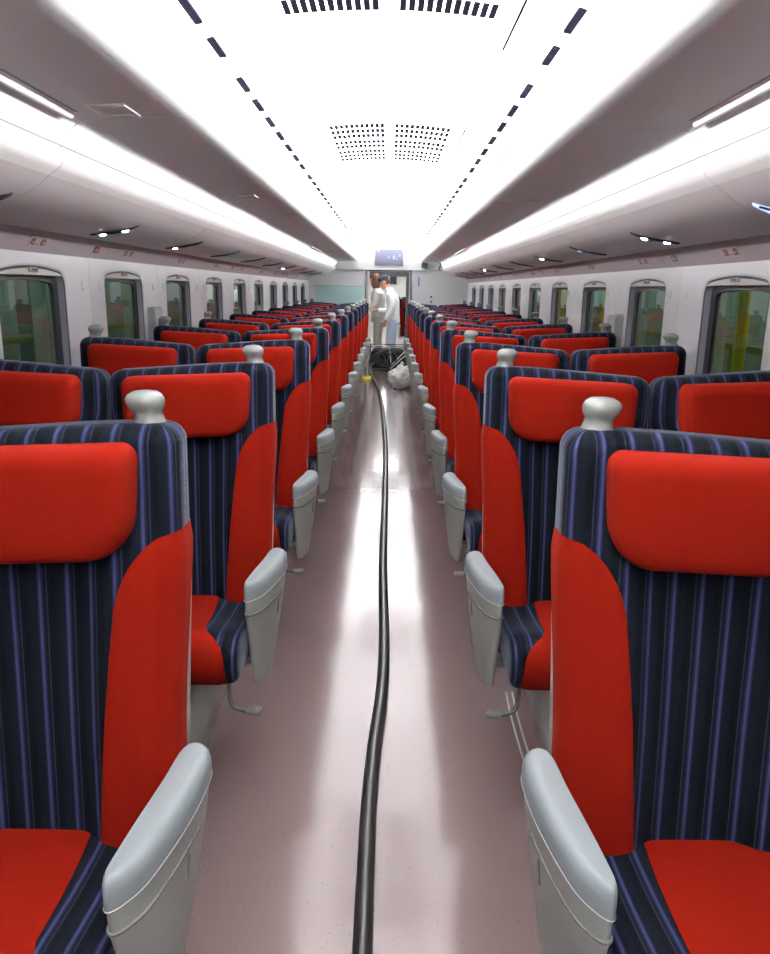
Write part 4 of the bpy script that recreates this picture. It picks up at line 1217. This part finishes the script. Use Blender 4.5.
    for th_ in (0.0, 0.006):
        br.append([T((0.078 * math.sin(t) * .98, -0.075 - 0.095 * max(0, math.cos(t)) ** .7 if abs(t) <= PI / 2 else -0.06, 0.036 - 0.018 * max(0, math.cos(t)) + th_)) for t in [-PI / 2 + PI * q / 16 for q in range(17)]])
    MB().rings(br).build('cap_brim', M['cap'], co)
    ha = MB()
    rs = []
    for z, k in ((-0.055, 0.93), (-0.03, 1.05), (0.0, 1.07), (0.03, 1.05), (0.05, 1.03)):
        rs.append([T((0.077 * k * math.sin(t), 0.102 * k * math.cos(t), z)) for t in [-1.35 + 2.7 * q / 14 for q in range(15)]])
    rs2 = [[tuple(Vector(p) * 1.0) for p in ring] for ring in rs]
    ha.rings(rs2, closed=False).build('hair', M['hair'], r, recalc=False)
    return r
person_capped()

def person_behind():
    # turned partly away, at the left jamb, arms reaching forward to the left wall; dark reddish hair
    r = empty('person', (-0.25, 14.75, 0.0))
    tag(r, 'person with reddish brown hair and grey shirt behind the capped person, reaching left', 'person')
    b = MB()
    T, R = head_mb(b, (-0.02, 0.0, 1.555), -PI / 2 - 0.7, 0.1, 0.96)
    limb(b, [(0.03, 0, 1.32), (0.02, 0, 1.41), (0.0, 0, 1.48)], [0.064, 0.056, 0.055])
    torso(b, [(0.06, 0, 0.86, 0.11, 0.15), (0.06, 0, 0.96, 0.11, 0.155), (0.055, 0, 1.1, 0.10, 0.14), (0.05, 0, 1.22, 0.11, 0.165), (0.04, 0, 1.32, 0.09, 0.18), (0.03, 0, 1.375, 0.055, 0.11)], 0.3)
    for sy in (-1, 1):
        limb(b, [(0.06, sy * 0.085, 0.90), (0.06, sy * 0.085, 0.68), (0.05, sy * 0.085, 0.48), (0.065, sy * 0.085, 0.26), (0.075, sy * 0.085, 0.07)], [0.084, 0.070, 0.054, 0.048, 0.036])
        b.rings([[(0.07 + x, sy * 0.085 + w * math.cos(t), 0.045 + h * math.sin(t)) for t in [2 * PI * k / 12 for k in range(12)]] for x, w, h in ((0.055, 0.02, 0.02), (0.04, 0.033, 0.04), (-0.04, 0.036, 0.04), (-0.13, 0.042, 0.028), (-0.165, 0.03, 0.02), (-0.175, 0.012, 0.01))])
    arms = [[(0.03, -0.17, 1.32), (0.01, -0.22, 1.18), (-0.05, -0.22, 1.07), (-0.14, -0.19, 1.07), (-0.21, -0.15, 1.10)], [(0.05, 0.18, 1.32), (0.02, 0.20, 1.18), (-0.05, 0.17, 1.07), (-0.14, 0.1, 1.10), (-0.22, 0.02, 1.14)]]
    for a in arms: limb(b, a, [0.052, 0.046, 0.040, 0.034, 0.026])
    hand_mb(b, arms[0][-1], (-1, 0.3, 0.25), (0.1, 1, 0), 0.92)
    hand_mb(b, arms[1][-1], (-1, -0.3, 0.3), (0, -1, 0), 0.92)
    body = b.build('body', M['skin'], r); remesh(body, 0.007)
    face_bits(r, T)
    j = MB()
    torso(j, [(0.06, 0, 0.78, 0.135, 0.18), (0.06, 0, 0.96, 0.128, 0.172), (0.055, 0, 1.1, 0.12, 0.16), (0.05, 0, 1.22, 0.13, 0.182), (0.04, 0, 1.32, 0.108, 0.196), (0.03, 0, 1.38, 0.075, 0.125), (0.025, 0, 1.42, 0.066, 0.075)], 0.3)
    for a in arms: limb(j, a[:4] + [tuple(Vector(a[3]).lerp(Vector(a[4]), .6))], [0.070, 0.062, 0.056, 0.049, 0.043])
    jo = j.build('shirt', M['greycloth'], r); remesh(jo, 0.010)
    t_ = MB()
    torso(t_, [(0.06, 0, 0.78, 0.10, 0.162), (0.06, 0, 0.86, 0.12, 0.166), (0.06, 0, 0.92, 0.115, 0.16)], 0.3)
    for sy in (-1, 1):
        limb(t_, [(0.06, sy * 0.085, 0.88), (0.06, sy * 0.085, 0.68), (0.05, sy * 0.085, 0.48), (0.065, sy * 0.085, 0.26), (0.07, sy * 0.085, 0.075)], [0.102, 0.092, 0.080, 0.074, 0.068])
    to = t_.build('trousers', M['khaki'], r); remesh(to, 0.010)
    sh = MB()
    for sy in (-1, 1):
        sh.rings([[(0.07 + x, sy * 0.085 + w * math.cos(t), max(0.001, 0.046 + h * math.sin(t))) for t in [2 * PI * k / 14 for k in range(14)]] for x, w, h in ((0.066, 0.02, 0.025), (0.05, 0.040, 0.046), (-0.04, 0.043, 0.047), (-0.13, 0.048, 0.045), (-0.172, 0.036, 0.04), (-0.188, 0.014, 0.03))])
    sh.build('shoes', M['shoe'], r)
    ha = MB()
    rs = []
    for z, k in ((-0.16, 0.95), (-0.10, 1.08), (-0.05, 1.12), (0.0, 1.12), (0.04, 1.10)):
        rs.append([T((0.080 * k * math.sin(t), 0.006 + 0.106 * k * math.cos(t), z)) for t in [-1.6 + 3.2 * q / 16 for q in range(17)]])
    ha.rings(rs, closed=False)
    rs = []
    for z, k in ((0.04, 1.10), (0.075, 1.06), (0.10, 0.92), (0.118, 0.65), (0.126, 0.3), (0.127, 0.05)):
        rs.append([T((0.080 * k * math.sin(t), 0.004 + (0.106 if math.cos(t) > 0 else 0.098) * k * math.cos(t), z)) for t in [2 * PI * q / 24 for q in range(24)]])
    ha.rings(rs)
    ha.build('hair', M['hair'], r, recalc=False)
    return r
person_behind()

# ------------------------------------------------------------------ outside the windows: a depot hall
dr_ = slab('ceiling_depot', M['asphalt'], None, -6, 6, -6, 32, 6.0, 6.2)
tag(dr_, 'dark depot roof above the carriage', kind='structure')
gr = slab('ground', M['asphalt'], None, -14, 14, -6, 32, -1.2, -1.15)
tag(gr, 'dark depot floor outside the windows', kind='structure')
for side, nm in ((-1, 'left'), (1, 'right')):
    w = slab('wall_depot_' + nm, M['greenwall'], None, side * 4.4 if side > 0 else side * 4.4 - 0.2, side * 4.4 + 0.2 if side > 0 else side * 4.4, -6, 32, -1.2, 6)
    tag(w, 'dark green depot wall outside the %s windows' % nm, kind='structure')
    # maintenance platform with railings and posts
    pf = empty('work_platform', (side * 2.3, 6.0, -0.1))
    tag(pf, 'yellow railed work platform outside the %s windows' % nm, 'platform', 'railed work platforms')
    slab('deck', M['concrete'], pf, -0.55, 0.55, -7, 9, -0.05, 0.0)
    for z in (0.85, 1.22):
        MB().tube([(-side * 0.40, -7, z), (-side * 0.40, 9, z)], 0.022, 8).build('rail', M['olive'], pf)
    for k in range(10):
        MB().tube([(-side * 0.40, -6.6 + 1.6 * k, 0), (-side * 0.40, -6.6 + 1.6 * k, 1.22)], 0.022, 8).build('post', M['olive'], pf)
    for k in range(5):
        yy = 6.25 + 3.0 * k if side > 0 else 6.5 + 3.0 * k
        col = MB().rings([[(x, y, z) for x, y in round_rect(-0.09, 0.09, -0.09, 0.09, 0.02, 2)] for z in (0, 5.5)]).build('depot_column', M['yellow'] if side > 0 else M['concrete'])
        col.location = (side * 2.98, yy + (1.4 if side > 0 else 0), -1.15)
        tag(col, ('yellow steel' if side > 0 else 'grey concrete') + ' column %s outside the %s windows' % (['nearest', 'second', 'third', 'fourth', 'farthest'][k], nm), 'column', 'depot columns')
        slab('base_plate', M['concrete'], col, -0.16, 0.16, -0.16, 0.16, 0.0, 0.04)
    pp = MB().rings([[(x, y, z) for x, y in round_rect(-0.03, 0.03, -0.10 if side > 0 else -0.03, 0.10 if side > 0 else 0.03, 0.015, 2)] for z in (0, 4.2)]).build('steel_post', M['palegreen'])
    pp.location = (side * 1.66, 3.91 if side > 0 else 3.73, -1.15)
    tag(pp, 'pale green steel post beside the platform outside the %s windows' % nm, 'post')
    slab('post_foot', M['concrete'], pp, -0.05, 0.05, -0.13, 0.13, 0.0, 0.02)
    if side > 0:
        yp2 = MB().tube([(0, 0, 0), (0, 0, 4.2)], 0.028, 10).build('yellow_post', M['yellow'])
        yp2.location = (side * 1.66, 3.60, -1.15)
        tag(yp2, 'bright yellow round post outside the nearest right window', 'post')
        MB().tube([(0, 0, 0), (0, 0, 0.03)], 0.06, 10).build('post_foot', M['concrete'], yp2)
    for k in range(8):
        lf = empty('tube_light', (side * 3.3, 2.5 + 3.2 * k, 3.0))
        tag(lf, '%s depot tube light outside the %s windows' % (['nearest', 'second', 'third', 'fourth', 'fifth', 'sixth', 'seventh', 'farthest'][k], nm), 'lamp', 'depot lights')
        slab('reflector', M['grey_plastic'], lf, -0.12, 0.12, -1.2, 1.2, 0.0, 0.06)
        for ry in (-0.9, 0.9): MB().tube([(0, ry, 0.05), (0, ry, 3.0)], 0.012, 6).build('hanger', M['metal'], lf)
        MB().tube([(0, -1.15, -0.03), (0, 1.15, -0.03)], 0.03, 8).build('tube', M['lamp_depot'], lf)
